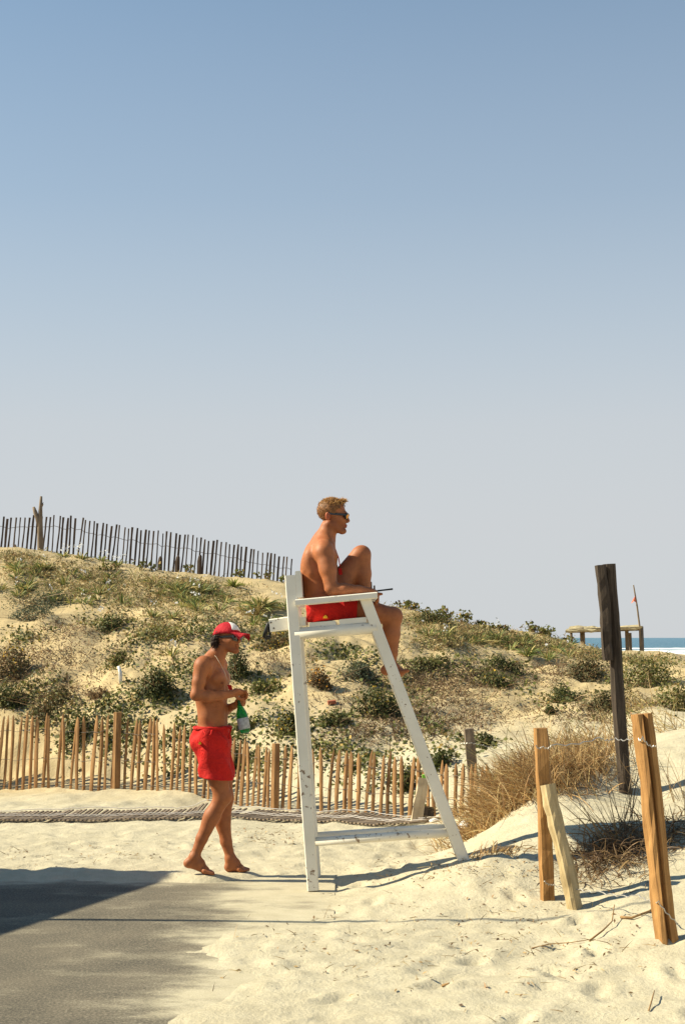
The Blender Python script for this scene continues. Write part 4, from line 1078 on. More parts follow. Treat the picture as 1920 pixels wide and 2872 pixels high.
# green bottle held in the left hand
BA, BB = S(667.5, 1953, -.055), S(688, 2056, -.060)
ax = (BB - BA) / np.linalg.norm(BB - BA); BL = np.linalg.norm(BB - BA)
u_ = np.cross(ax, (0, 1, 0)); u_ /= np.linalg.norm(u_); w_ = np.cross(ax, u_)
def lathe(prof, n=20):
    return [[BA + ax * (h * BL) + r * (math.cos(2 * math.pi * k / n) * u_ + math.sin(2 * math.pi * k / n) * w_) for k in range(n)] for h, r in prof]
def mat_glass(name, col):
    m, N, L, P = nodes_of(name); P.inputs['Base Color'].default_value = (*col, 1); P.inputs['Roughness'].default_value = .06
    P.inputs['Transmission Weight'].default_value = .75; P.inputs['IOR'].default_value = 1.35; return m
mb = MB(); mb.rings(lathe([(0, .011), (.05, .0125), (.06, .0135), (.16, .0140), (.28, .018), (.36, .027), (.44, .0355), (.52, .0395), (.60, .0405), (.90, .0405), (.96, .038), (1.0, .028)]))
bt = mb.build('bottle', mat_glass('green_glass', (.012, .22, .045)), None, True); tag(bt, 'green glass bottle with pale label held by the standing man', 'bottle')
mb = MB(); mb.rings(lathe([(.585, .0408), (.59, .0416), (.885, .0416), (.89, .0408)]), cap=False)
mb.build('label_band', simple_mat('paper_label', (.36, .37, .38), .6, .35, 45), bt, True)
mb = MB(); 
pr = lathe([(.78, .0419), (.80, .0421), (.87, .0421), (.88, .0419)]); mb.rings([r[8:14] + r[13:7:-1] for r in pr], cap=False)
mb.build('label_print', simple_mat('label_blue', (.08, .30, .50), .6, .3, 60), bt, True)
mb = MB(); mb.rings(lathe([(-.03, .011), (-.025, .0155), (.045, .0158), (.05, .013)])); mb.build('bottle_cap', simple_mat('cap_white_plastic', (.7, .68, .6), .4, .1, 20), bt, True)

# ---------------- seated man
YT = YN + .32
T_ = lambda px, py, dy=0.0: at(px, py, YT + dy)
pt = empty('person', tuple(T_(895, 1740))); tag(pt, 'seated blond man in red shorts and sunglasses on the white chair', 'person')
v = Vol(T_(828, 1905) - (.0, .36, 0), T_(1156, 1385) + (0, .36, 0), .0056)
Bt2 = basis(math.radians(4), math.radians(-3)); Bu = basis(math.radians(6), math.radians(14))
v.ell(T_(902, 1702), (.108, .168, .085), Bt2, .05); v.ell(T_(893, 1655), (.112, .145, .125), Bt2, .06)
v.ell(T_(893, 1594), (.128, .165, .15), Bu, .06); v.ell(T_(898, 1548), (.105, .170, .085), Bu, .05)
v.ell(T_(925, 1562, -.08), (.05, .08, .055), Bu, .035); v.ell(T_(925, 1562, .08), (.05, .08, .055), Bu, .035)
v.ell(T_(866, 1568, -.09), (.045, .07, .085), Bu, .04); v.ell(T_(866, 1568, .09), (.045, .07, .085), Bu, .04)
v.cone(T_(905, 1518), T_(908, 1535, -.15), .058, .05, .05); v.cone(T_(905, 1518), T_(908, 1535, .15), .058, .05, .05)
v.cone(T_(908, 1525), T_(922, 1480), .066, .060, .04)
tB = basis(math.radians(-4), math.radians(2)); tO = T_(936, 1449); ts = .93
tT = head(v, tO, tB, ts)
v.cone(T_(868, 1555, -.12), T_(874, 1605, -.13), .024, .018, .04); v.cone(T_(838, 1575, .0), T_(850, 1660, .0), .012, .012, .03, sub=True)
v.cone(T_(905, 1500, -.04), T_(930, 1530, -.10), .018, .02, .03)
# near arm on the armrest
v.ell(T_(908, 1548, -.185), (.062, .058, .068), Bu, .045)
v.chain([T_(908, 1552, -.195), T_(920, 1602, -.225), T_(928, 1650, -.245)], [.058, .054, .043], .03)
v.ell(T_(917, 1590, -.215), (.052, .050, .07), basis(0, math.radians(-8)), .03)
v.chain([T_(929, 1652, -.245), T_(965, 1654, -.25), T_(1005, 1656, -.245), T_(1036, 1660, -.235)], [.041, .042, .034, .026], .02)
v.cone(T_(1034, 1660, -.235), T_(1048, 1664, -.215), .025, .028, .02)
for i in range(4):
    fingers(v, T_(1050, 1662 + i * 1.5, -.235 + i * .020), [(.75, 0, -.7), (0, .1, -1), (-.7, .1, -.6)], [.03, .027, .02], [.0098, .0102, .0098, .0088][i])
fingers(v, T_(1040, 1662, -.195), [(.8, .5, -.2), (.9, .1, -.1), (.9, -.1, 0)], [.03, .028, .02], .0115)
# far arm across to the raised leg
v.ell(T_(912, 1545, .185), (.06, .056, .066), Bu, .045)
v.chain([T_(912, 1548, .195), T_(930, 1602, .225), T_(950, 1650, .22)], [.055, .05, .042], .03)
v.chain([T_(950, 1652, .22), T_(985, 1660, .14), T_(1012, 1664, .02)], [.040, .038, .026], .02)
v.cone(T_(1012, 1664, .02), T_(1022, 1668, -.03), .024, .026, .015)
for i in range(4): fingers(v, T_(1024, 1664 + 3 * i, -.04), [(.7, -.7, -.1), (.2, -1, -.2), (-.5, -.8, -.1)], [.028, .024, .018], .0092)
fingers(v, T_(1016, 1660, -.02), [(.4, -.8, .3), (.5, -.8, .1), (.5, -.7, 0)], [.026, .024, .018], .0105)
# near leg hanging
v.chain([T_(893, 1700, -.10), T_(1000, 1706, -.125), T_(1096, 1728, -.135)], [.088, .080, .060], .04)
v.ell(T_(1108, 1726, -.135), (.045, .048, .050), None, .03)
v.chain([T_(1102, 1732, -.135), T_(1098, 1780, -.13), T_(1098, 1830, -.125), T_(1096, 1862, -.125)], [.056, .056, .040, .033], .03)
v.ell(T_(1090, 1778, -.13), (.046, .046, .075), basis(0, math.radians(3)), .03)
foot_vol(v, T_(1094, 1866, -.125), T_(1080, 1880, -.125), T_(1123, 1886, -.13), T_(1145, 1880, -.14), -1)
# far leg drawn up
v.chain([T_(900, 1706, .10), T_(955, 1634, .115), T_(1006, 1560, .125)], [.098, .086, .062], .04)
v.ell(T_(1014, 1552, .125), (.052, .050, .052), None, .03)
v.chain([T_(1016, 1556, .125), T_(1018, 1610, .13), T_(1022, 1668, .13), T_(1024, 1704, .13)], [.057, .056, .042, .034], .03)
v.ell(T_(1008, 1612, .13), (.042, .046, .078), None, .03)
foot_vol(v, T_(1024, 1704, .13), T_(1012, 1724, .13), T_(1050, 1732, .135), T_(1074, 1734, .14), 1)
V, Q = v.mesh()
spots = [(tT(.06, 0, -.082), (.055, .075, .045), (.27, .085, .03), .5), (tT(-.005, -.06, -.06), (.055, .03, .04), (.28, .09, .032), .6), (tT(.09, 0, -.0685), (.016, .03, .007), (.33, .075, .05), .3),
         (tT(-.04, -.085, -.004), (.03, .02, .035), (.46, .12, .05), .5), (T_(890, 1520), (.10, .2, .06), (.43, .145, .055), .7)]
put('body', mesh_from('body', V, Q, True, paint(V, SKIN2, spots)), pt, M['skin'])
w = Vol(T_(860, 1754) - (0, .30, 0), T_(1012, 1640) + (0, .30, 0), .0056)
w.ell(T_(904, 1712), (.118, .180, .085), Bt2, .04)
w.cone(T_(893, 1712, -.10), T_(1010, 1714, -.125), .105, .103, .04); w.cone(T_(900, 1712, .10), T_(940, 1660, .115), .105, .100, .04)
X, Y_, Z = w.grid(); w.F = w.F + fold(X, Y_, Z, 1.2, .007).astype(np.float32)
w.cut(T_(893, 1684), (-.25, 0, 1)) if False else None
w.cut(T_(1000, 1715), (1, 0, -.05)); w.cut(T_(893, 1744), (0.09, 0, -1))
# waist opening leans back
g = w.grid(); pw = T_(893, 1690); dd = np.minimum((g[2] - pw[2]) - 0.0, 9); w.F = np.maximum(w.F, np.where(g[0] < pw[0] + .03, dd, -1).astype(np.float32))
V, Q = w.mesh(); sh2 = put('shorts', mesh_from('shorts', V, Q, True), pt, M['red'])
mb = MB(); c = T_(912, 1730, -.215); mb.rings([[c + np.array([x * .016, 0 if k == 0 else .03, z * .014]) for x, z in ((-1, -.7), (1, -.7), (.8, .2), (0, .9), (-.8, .2))] for k in (0, 1)]); mb.build('emblem', bpy.data.materials['yellow_print'], sh2)
bm_ = simple_mat('golden_blond_hair', (.20, .085, .027), .55, .5, 55, bump=.006)
keepv = lambda x, y, z: np.maximum.reduce([x - .075, -(z - (.052 + 0 * x)) - np.where(x > .02, 0, np.where(x > -.035, .045, .115)), (x - .052) * 1.0 - np.clip((z - .085) * 1.2, 0, .05)])
hb = hair_volume(tO, tB, ts, .0065, keepv, .0048, 'hair', pt, bm_, .0014, 5)
def kp(q): return (q[:, 2] > np.where(q[:, 0] > .03, .075, np.where(q[:, 0] > -.03, .02, -.05))) & (q[:, 0] < .078)
hair_shell(tO, tB, ts, 14, .005, kp, 1900, .009, .0014, (.27, .125, .04), (.8, 0, -.1), .1, 'short_strands', hb, M['hair'])
hair_shell(tO, tB, ts, 15, .007, lambda q: (q[:, 2] > .085) & (q[:, 0] < .07), 900, .013, .0016, (.46, .25, .08), (.9, 0, .1), .1, 'top_strands', hb, M['hair'])
r_ = np.random.default_rng(19); pp = np.array([tT(.050 + r_.uniform(-.02, .028), r_.uniform(-.05, .05), .118 + r_.uniform(-.014, .008)) for _ in range(260)])
Vv, Ff, tt = hair_strands(pp, np.tile((.75, 0, .5), (260, 1)), .028, .0022, (.48, .26, .085), 20, .1, (.3, 0, .2)); put('fringe', mesh_from('fringe', Vv, Ff.astype(np.int64), False, tt), hb, M['hair'])
sunglasses(tT, pt, M['blk_gloss'], M['orange_lens'], ts, .006, .043, .037, .008)
mb = MB(); mb.tube([T_(898, 1496, .04), T_(897, 1494, -.02), T_(906, 1500, -.065), T_(920, 1516, -.08), T_(940, 1540, -.085), T_(949, 1565, -.075), T_(953, 1588, -.06)], .004, 6)
lc = mb.build('neck_cord', M['red'], pt, True)
mb = MB(); mb.rings([[T_(953 + dx, y, -.06) + np.array([x * .012, yy * .009, 0]) for x, yy in ((-1, -1), (1, -1), (1, 1), (-1, 1))] for y, dx in ((1612, 2), (1604, 1), (1594, 0))]); mb.build('whistle', M['red'], lc)

# radio in his hand, aerial pointing out to sea
mb = MB(); mb.beam(T_(1018, 1662, -.19), T_(1049, 1659, -.19), .045, .028, (0, 0, 1), .005)
rd = mb.build('two_way_radio', M['black']); tag(rd, 'black two-way radio with long aerial in the seated man\'s hand', 'radio')
mb = MB(); mb.tube([T_(1047, 1658.5, -.19), T_(1075, 1655, -.19), T_(1101, 1652, -.19)], [.0062, .0058, .0066], 8); mb.build('aerial', M['black'], rd, True)
#PART4
# ------------------------------------------------------------------ plants
def leaf_arrays(P, N_, size, r, col, aspect=.62):
    """diamond leaves at P, facing N_"""
    n = len(P); N_ = N_ / (np.linalg.norm(N_, axis=1)[:, None] + 1e-9)
    t = np.cross(N_, r.normal(0, 1, (n, 3))); t /= (np.linalg.norm(t, axis=1)[:, None] + 1e-9); s = np.cross(N_, t)
    L = size * r.uniform(.6, 1.35, (n, 1)); W = L * aspect * .5
    cup = N_ * L * .12
    V = np.stack([P, P + t * L * .45 + s * W + cup, P + t * L * .95, P + t * L * .45 - s * W + cup], 1).reshape(-1, 3)
    F = np.arange(n * 4).reshape(n, 4)
    return V, F, np.repeat(col, 4, 0)

def strip_arrays(base, dirs, length, width, droop, r, col, seg=4, curl=None):
    """arching blades"""
    n = len(base); d = dirs / np.linalg.norm(dirs, axis=1)[:, None]
    s = np.cross(d, r.normal(0, 1, (n, 3))); s /= (np.linalg.norm(s, axis=1)[:, None] + 1e-9)
    Vs = []
    for k in range(seg + 1):
        u = k / seg; c = base + d * length[:, None] * u; c = c.copy(); c[:, 2] -= droop * length * u * u
        if curl is not None: c += curl * (length * u * u)[:, None]
        w = (width * (1 - u ** 2 * .92) * .5)[:, None]
        Vs += [c - s * w, c + s * w]
    V = np.stack(Vs, 1); m = 2 * (seg + 1); i = np.arange(n)[:, None] * m
    F = np.concatenate([i + np.array([[2 * k, 2 * k + 1, 2 * k + 3, 2 * k + 2]]) for k in range(seg)])
    return V.reshape(-1, 3), F, np.repeat(col, m, 0)

class Fol:
    def __init__(s): s.V, s.F, s.T, s.n = [], [], [], 0
    def add(s, a):
        V, F, T = a; s.V.append(V); s.F.append(F + s.n); s.T.append(T); s.n += len(V)
    def build(s, name, mat, parent=None):
        return put(name, mesh_from(name, np.concatenate(s.V), np.concatenate(s.F), False, np.concatenate(s.T)), parent, mat)

def tones(r, n, cols, wts):
    c = np.array(cols)[r.choice(len(cols), n, p=np.array(wts) / sum(wts))]
    return c * r.uniform(.65, 1.4, (n, 1))
GREEN = [(.100, .112, .026), (.145, .148, .038), (.21, .19, .052), (.29, .20, .06)]
DARKG = [(.052, .064, .017), (.082, .092, .025), (.13, .13, .038), (.20, .155, .055)]
BLUEG = [(.075, .092, .05), (.105, .122, .07), (.15, .16, .09), (.08, .075, .032)]
RUST = [(.17, .10, .045), (.12, .10, .04), (.21, .13, .05), (.09, .09, .035)]
BROWN_ = [(.20, .125, .065), (.27, .18, .10), (.14, .085, .05), (.33, .24, .14)]
STRAW = [(.40, .30, .14), (.32, .23, .10), (.26, .17, .08), (.20, .19, .07)]

def bush(px, py, w, h, cols, wts, label, n=700, size=.036, flat=.9, seed=0, group=None, flowers=None, name='bush', ymin=14.4, up=.35):
    g = ground(px, py, ymin); sc = g[1] / FPX; rx = w * sc / 2; rz = h * sc; ry = rx * .75; r = np.random.default_rng(seed + 100)
    # several overlapping lobes make an uneven crown
    lobes = []
    for k in range(7):
        a = r.uniform(0, 6.28); q = r.uniform(.0, .62) ** .8
        lobes.append((rx * q * math.cos(a), ry * q * math.sin(a), r.uniform(.38, .62), r.uniform(.5, 1.0)))
    li = r.integers(0, len(lobes), n); lb = np.array(lobes)[li]
    d = r.normal(0, 1, (n, 3)); d[:, 2] = np.abs(d[:, 2]); d /= np.linalg.norm(d, axis=1)[:, None]
    rad = r.uniform(.45, 1.06, (n, 1)) ** .6
    P = np.stack([lb[:, 0] + d[:, 0] * rx * lb[:, 2] * rad[:, 0], lb[:, 1] + d[:, 1] * ry * lb[:, 2] * rad[:, 0], d[:, 2] * rz * lb[:, 3] * rad[:, 0]], 1)
    X, Y = g[0] + P[:, 0], g[1] + P[:, 1]; Z = gz(X, Y) + P[:, 2] + .01
    Nn = d + r.normal(0, .55, (n, 3)) + np.array([0, -.2, up])
    f = Fol(); f.add(leaf_arrays(np.stack([X, Y, Z], 1) - np.array([0, 0, .01]), Nn, size, r, tones(r, n, cols, wts)))
    # twiggy stems
    m = 26; b0 = np.stack([g[0] + r.normal(0, rx * .25, m), g[1] + r.normal(0, ry * .25, m), np.zeros(m)], 1); b0[:, 2] = gz(b0[:, 0], b0[:, 1])
    dd = np.stack([r.normal(0, rx, m), r.normal(0, ry, m), rz * r.uniform(.5, 1.1, m)], 1)
    f.add(strip_arrays(b0, dd, np.linalg.norm(dd, axis=1) * .9, np.full(m, .008), .1, r, tones(r, m, BROWN_, (1, 1, 1, 0)), 2))
    root = empty(name, tuple(g)); tag(root, label, 'bush', group)
    f.build('foliage', M['leaf'], root)['kind'] = 'stuff'
    if flowers:
        k = flowers[0]; ii = r.integers(0, n, k); top = np.stack([X, Y, Z], 1)[ii] + Nn[ii] / np.linalg.norm(Nn[ii], axis=1)[:, None] * .02
        f2 = Fol()
        for q in range(2): f2.add(leaf_arrays(top + r.normal(0, .004, (k, 3)), np.array([[0, -1, .6]]) + r.normal(0, .4, (k, 3)), .02, r, np.tile(np.array(flowers[1]), (k, 1)), .9))
        f2.build('flower_heads', M['leaf'], root)['kind'] = 'stuff'
    return root

YEL = (.75, .45, .03)
BUSHES = [
 (92, 1690, 200, 46, BLUEG, (3, 3, 2, 1), 'long matted blue-green bush at the left under the crest', 1300, .032, None),
 (85, 1738, 170, 40, BLUEG, (3, 2, 1, 2), 'lower grey-green bush just under the matted blue-green one', 900, .032, None),
 (306, 1758, 125, 48, DARKG, (2, 3, 3, 1), 'leafy green bush at the lip above the bare sand slide', 750, .036, None),
 (30, 1895, 200, 100, RUST, (3, 3, 2, 3), 'big rusty brown shrub at the left edge above the fence', 1500, .036, (40, YEL)),
 (25, 1975, 130, 75, DARKG, (3, 3, 3, 1), 'dark leafy shrub low at the left edge behind the fence', 900, .038, None),
 (155, 1985, 190, 70, RUST, (2, 4, 1, 4), 'olive brown mound behind the left part of the fence', 1200, .036, None),
 (432, 1950, 190, 95, DARKG, (4, 3, 2, 1), 'large dark green bush between the white stick and standing man', 1700, .038, None),
 (215, 2070, 130, 60, DARKG, (4, 3, 2, 0), 'dark green bush seen through the left fence pickets', 800, .038, None),
 (452, 1795, 170, 42, GREEN, (2, 3, 3, 3), 'straggling olive bush up the slope left of the red cap', 900, .034, None),
 (335, 1862, 90, 45, GREEN, (3, 3, 2, 1), 'small sprawling plant beside the white stick', 320, .042, None),
 (270, 1958, 70, 30, RUST, (4, 1, 4, 0), 'small reddish brown dried plant in the sand slide', 240, .036, None),
 (663, 1902, 90, 92, DARKG, (4, 3, 1, 0), 'upright dark leafy bush right beside the standing man\'s chest', 1000, .036, None),
 (800, 2058, 100, 62, DARKG, (3, 3, 3, 0), 'dark green bush with yellow flowers behind the chair\'s rear leg', 750, .038, (34, YEL)),
 (690, 2045, 70, 36, GREEN, (3, 3, 2, 0), 'small green plant just left of the yellow flowered bush', 300, .038, None),
 (905, 1928, 100, 62, RUST, (4, 3, 3, 1), 'rusty rounded bush with orange flowers framed by the chair legs', 900, .032, (46, (.8, .35, .02))),
 (1020, 1905, 170, 62, BLUEG, (3, 3, 1, 3), 'blue-green bush behind the seated man\'s hanging foot', 1200, .036, None),
 (1050, 2010, 150, 100, DARKG, (4, 3, 1, 2), 'tall dark green bush beside the chair\'s sloping front leg', 1500, .036, (18, YEL)),
 (765, 1815, 150, 46, RUST, (2, 4, 3, 4), 'low tan scrub below the strap behind the chair', 900, .034, (26, YEL)),
 (742, 1945, 90, 46, GREEN, (3, 3, 2, 0), 'leafy creeper patch between standing man and chair leg', 420, .040, None),
 (935, 2030, 90, 40, DARKG, (3, 3, 3, 0), 'small leafy plant low between the chair legs', 380, .040, None),
 (1408, 1878, 140, 50, DARKG, (4, 3, 2, 0), 'neat dark green dome bush in the sand, upper of two', 1100, .032, None),
 (1400, 1928, 135, 50, DARKG, (3, 3, 2, 2), 'olive green dome bush just below the neat upper dome', 1000, .032, (6, YEL)),
 (1580, 1972, 135, 55, DARKG, (4, 3, 2, 0), 'dark green dome bush left of the tall dark post', 1100, .032, None),
 (1538, 2002, 50, 28, DARKG, (3, 3, 2, 0), 'tiny green plant below the dome bush by the tall post', 190, .034, None),
 (1205, 1868, 170, 34, DARKG, (2, 3, 3, 2), 'flat green bush right of the hanging foot', 800, .034, None),
 (1640, 1905, 200, 60, RUST, (1, 5, 1, 5), 'spreading olive shrub directly left of the tall dark post', 1700, .034, None),
 (1800, 1925, 230, 85, GREEN, (4, 3, 1, 1), 'large green shrub directly right of the tall dark post', 2300, .034, None),
 (1905, 1990, 180, 90, GREEN, (4, 3, 1, 2), 'green shrub at the right edge below the sea', 1700, .036, None),
 (1700, 1985, 170, 60, RUST, (1, 5, 1, 4), 'low olive scrub behind the foot of the tall dark post', 1200, .034, None),
 (1352, 2092, 75, 40, DARKG, (5, 2, 1, 0), 'small dark green bush beside the weathered far stake', 420, .036, None),
 (1140, 2215, 80, 70, DARKG, (3, 3, 2, 0), 'dark leafy creeper seen through pickets left of the pale plank', 460, .040, None),
 (1232, 2150, 75, 50, DARKG, (4, 3, 1, 0), 'dark creeper behind the pickets right of the chair\'s front leg', 420, .038, None),
 (640, 2160, 90, 70, DARKG, (3, 3, 2, 0), 'dark leafy bush behind the pickets beside the red shorts', 560, .040, None),
 (1215, 1745, 120, 40, DARKG, (3, 3, 3, 1), 'leafy bush on the skyline right of the seated man\'s knee', 600, .040, None),
]
for i, (px, py, w, h, cols, wts, lab, n, size, fl) in enumerate(BUSHES):
    bush(px, py, w, h, cols, wts, lab, int(n * .95), size, seed=i, flowers=fl, ymin=12.6 if py > 2080 else 14.4)

# strap-leaved plants (sea lilies) on the upper slope
def strap_plant(px, py, h, nl, label, seed, group=None, cols=None, ymin=14.5, flower=0, name='strap_leaved_plant'):
    g = ground(px, py, ymin); sc = g[1] / FPX; r = np.random.default_rng(seed + 500); L = h * sc
    a = r.uniform(0, 6.28, nl); el = r.uniform(.35, 1.35, nl)
    d = np.stack([np.cos(a) * np.cos(el), np.sin(a) * np.cos(el), np.sin(el)], 1)
    b0 = np.stack([g[0] + .03 * np.cos(a), g[1] + .03 * np.sin(a), np.full(nl, g[2] - .01)], 1)
    f = Fol(); cols = cols or [(.12, .16, .045), (.20, .23, .07), (.33, .30, .10), (.46, .36, .14)]
    f.add(strip_arrays(b0, d, L * r.uniform(.7, 1.25, nl), np.full(nl, max(.020, L * .062)), .42, r, tones(r, nl, cols, (3, 3, 2, 2)), 4))
    root = empty(name, tuple(g)); tag(root, label, 'plant', group); f.build('leaves', M['leaf'], root)
    if flower:
        m = flower; p0 = np.repeat(np.array([[g[0], g[1], g[2]]]), m, 0) + np.stack([r.normal(0, L * .35, m), r.normal(0, L * .35, m), L * r.uniform(.6, 1.0, m)], 1)
        f2 = Fol()
        for q in range(4): f2.add(leaf_arrays(p0 + r.normal(0, .012, (m, 3)), np.array([[-.3, -1, .5]]) + r.normal(0, .6, (m, 3)), .036, r, np.full((m, 3), .62), .6))
        f2.build('flower_heads', M['leaf'], root)['kind'] = 'stuff'
    return root
strap_plant(730, 1712, 78, 150, 'largest strap-leaved clump, pale green and tan, beside the chair back', 1, cols=[(.16, .20, .06), (.26, .27, .09), (.38, .32, .13), (.45, .33, .13)])
strap_plant(715, 1728, 60, 60, 'tan drooping strap-leaved clump hugging the foot of the largest one', 2, cols=[(.40, .29, .11), (.46, .36, .16), (.30, .22, .08), (.25, .22, .08)])
strap_plant(655, 1645, 42, 60, 'bright yellow-green tuft on the crest below the fence end', 3, cols=[(.24, .27, .05), (.30, .32, .07), (.20, .22, .06), (.34, .32, .1)])
_r = np.random.default_rng(77)
SP = []
for k in range(95):
    if k < 62: x = _r.uniform(0, 640); y = np.interp(x, [0, 640], [1575, 1650]) + abs(_r.normal(0, 55)) + 6
    elif k < 72: x = _r.uniform(560, 800); y = _r.uniform(1690, 1770)
    else: x = _r.uniform(1140, 1600); y = np.interp(x, [1140, 1600], [1725, 1815]) + _r.uniform(0, 55)
    SP.append((x, y))
for i, (x, y) in enumerate(SP):
    strap_plant(x, y, _r.uniform(30, 58), int(_r.uniform(14, 34)), 'small strap-leaved sea lily scattered on the upper dune slope', 20 + i, 'sea lilies scattered on the upper slope', flower=int(_r.random() < .25) * int(_r.integers(1, 3)))
for i, (x, y, hh) in enumerate(((230, 1568, 40), (180, 1560, 30), (330, 1585, 34), (285, 1572, 30))):
    strap_plant(x, y, hh, 22, ('flowering sea lily right against the crest fence', 'sea lily just right of the dead branch', 'sea lily farther right along the foot of the crest fence', 'short sea lily in front of the crest pickets')[i], 160 + i, flower=5)

# ground cover nobody could count: creeping leaves, dry litter, golden herbs
CREEP = [(60, 1790, 90, 40, 40), (300, 1750, 110, 35, 45), (440, 1790, 130, 45, 60), (560, 1775, 90, 50, 50), (650, 1785, 120, 45, 50), (770, 1800, 100, 40, 40), (340, 1850, 80, 50, 26), (490, 1890, 110, 70, 60), (430, 1960, 120, 45, 55),
         (150, 1990, 160, 35, 50), (230, 2050, 130, 60, 60), (390, 2070, 160, 70, 110), (520, 2090, 70, 90, 60), (740, 1930, 80, 50, 40), (570, 1870, 60, 60, 24), (800, 2045, 90, 50, 50), (660, 2050, 70, 45, 30), (930, 2025, 90, 40, 30), (900, 2100, 100, 60, 50),
         (1010, 2150, 110, 70, 60), (700, 2140, 130, 60, 60), (960, 1835, 120, 28, 60), (1060, 1890, 100, 45, 40), (1140, 2180, 80, 70, 30), (1220, 1868, 170, 25, 60), (1120, 1960, 100, 60, 50), (1410, 1862, 110, 36, 24), (1405, 1912, 120, 36, 40),
         (1580, 1957, 110, 40, 30), (1350, 2090, 60, 30, 14), (1240, 2130, 80, 50, 30), (1190, 2060, 110, 50, 34), (80, 1940, 110, 70, 60), (300, 1990, 60, 40, 30)]
DRY = [(190, 1775, 120, 40, 90), (130, 1850, 160, 60, 130), (60, 1900, 130, 90, 120), (170, 1950, 140, 55, 90), (760, 1860, 80, 40, 40), (1160, 1910, 150, 55, 170), (1240, 1940, 150, 60, 150), (1110, 2020, 100, 70, 110), (1210, 2020, 140, 70, 130),
       (1330, 2020, 100, 50, 50), (1310, 1905, 160, 40, 110), (1560, 1875, 160, 40, 110), (1480, 1905, 100, 40, 60), (500, 1830, 140, 50, 60), (960, 1960, 90, 60, 40), (1000, 2060, 100, 50, 60), (840, 1870, 80, 50, 40), (1650, 2010, 160, 40, 80), (1450, 1990, 120, 50, 30), (290, 1830, 90, 60, 30)]
GOLD = [(120, 1605, 190, 45, 170), (330, 1640, 190, 50, 170), (520, 1665, 160, 45, 130), (180, 1660, 240, 40, 120), (640, 1680, 110, 40, 60), (380, 1700, 160, 40, 80), (600, 1730, 150, 40, 90), (1180, 1745, 110, 40, 110), (1300, 1775, 130, 35, 140), (1430, 1800, 130, 30, 140), (1530, 1812, 110, 26, 110),
        (1640, 1838, 110, 22, 90), (1250, 1800, 170, 30, 110), (760, 1780, 140, 40, 60), (1000, 1720, 140, 40, 60), (1800, 1855, 130, 20, 90), (450, 1755, 160, 40, 60), (60, 1565, 90, 22, 60), (500, 1640, 160, 20, 80), (1760, 1985, 150, 50, 50)]
def scatter(patches, per, size, hmax, cols, wts, name, label, seed, aspect=.62, rad=.11, outside=220, blades=False, dens=1.1):
    r = np.random.default_rng(seed); C = []
    for (px, py, rx, ry, n) in patches:
        for k in range(int(n * dens)):
            q = r.normal(0, .42, 2); x, y = px + q[0] * rx, py + q[1] * ry
            C.append(ground(x, y, 12.6 if y > 2080 else 14.4))
    for k in range(outside):
        y = r.uniform(15.8, 26); x = r.choice([-1, 1]) * (y * .25 + r.uniform(0, 6)); C.append(np.array([x, y, 0]))
    C = np.array(C); n = len(C) * per; cc = np.repeat(C, per, 0)
    s = rad * r.uniform(.5, 1.5, (len(C), 1)).repeat(per, 0)
    X = cc[:, 0] + r.normal(0, 1, n) * s[:, 0]; Y = cc[:, 1] + r.normal(0, 1, n) * s[:, 0]
    hz = np.repeat(r.uniform(.3, 1, len(C)), per); Z = gz(X, Y) + r.uniform(0, 1, n) ** 1.4 * hmax * hz
    P = np.stack([X, Y, Z], 1); f = Fol()
    tn = tones(r, n, cols, wts) * np.repeat(r.uniform(.7, 1.3, (len(C), 1)), per, 0)
    if blades:
        d = np.stack([r.normal(0, .6, n), r.normal(0, .6, n), r.uniform(.4, 1.2, n)], 1)
        P[:, 2] = gz(X, Y) - .005; f.add(strip_arrays(P, d, size * r.uniform(.5, 1.4, n), np.full(n, .010), .4, r, tn, 2))
    else:
        f.add(leaf_arrays(P, np.stack([r.normal(0, .7, n), r.normal(-.35, .6, n), r.uniform(.2, 1, n)], 1), size, r, tn, aspect))
    o = f.build(name, M['leaf']); tag(o, label, 'ground cover', kind='stuff')
scatter(CREEP, 13, .046, .09, GREEN + DARKG[1:3], (3, 3, 2, 1, 2, 2), 'creeping_leaves', 'creeping green leaves spread over the dune sand', 1, .8, .10, dens=.65)
scatter(DRY, 15, .034, .06, BROWN_ + [(.11, .10, .045)], (3, 2, 3, 1, 2), 'dry_litter', 'brown dry litter and twigs spread over the dune', 2, .35, .11, dens=.5)
scatter(GOLD, 12, .040, .08, [(.30, .22, .08), (.22, .19, .07), (.40, .31, .14), (.13, .14, .05), (.24, .13, .05)], (3, 3, 2, 3, 2), 'golden_herbs', 'golden low herbs along the top of the dune', 3, .55, .10, dens=.52)
scatter(GOLD, 7, .16, .0, STRAW + [(.16, .18, .06)], (3, 3, 2, 2, 3), 'short_dune_grass', 'short straw-coloured grass along the top of the dune', 4, .5, .12, blades=True, dens=.8)
scatter([(px, py, rx * 1.2, ry * 1.3, n * .5) for px, py, rx, ry, n in DRY], 6, .14, .0, BROWN_ + STRAW[2:], (3, 2, 3, 1, 2, 2), 'dry_stalks', 'thin dry brown stalks among the dune litter', 5, .5, .12, blades=True)

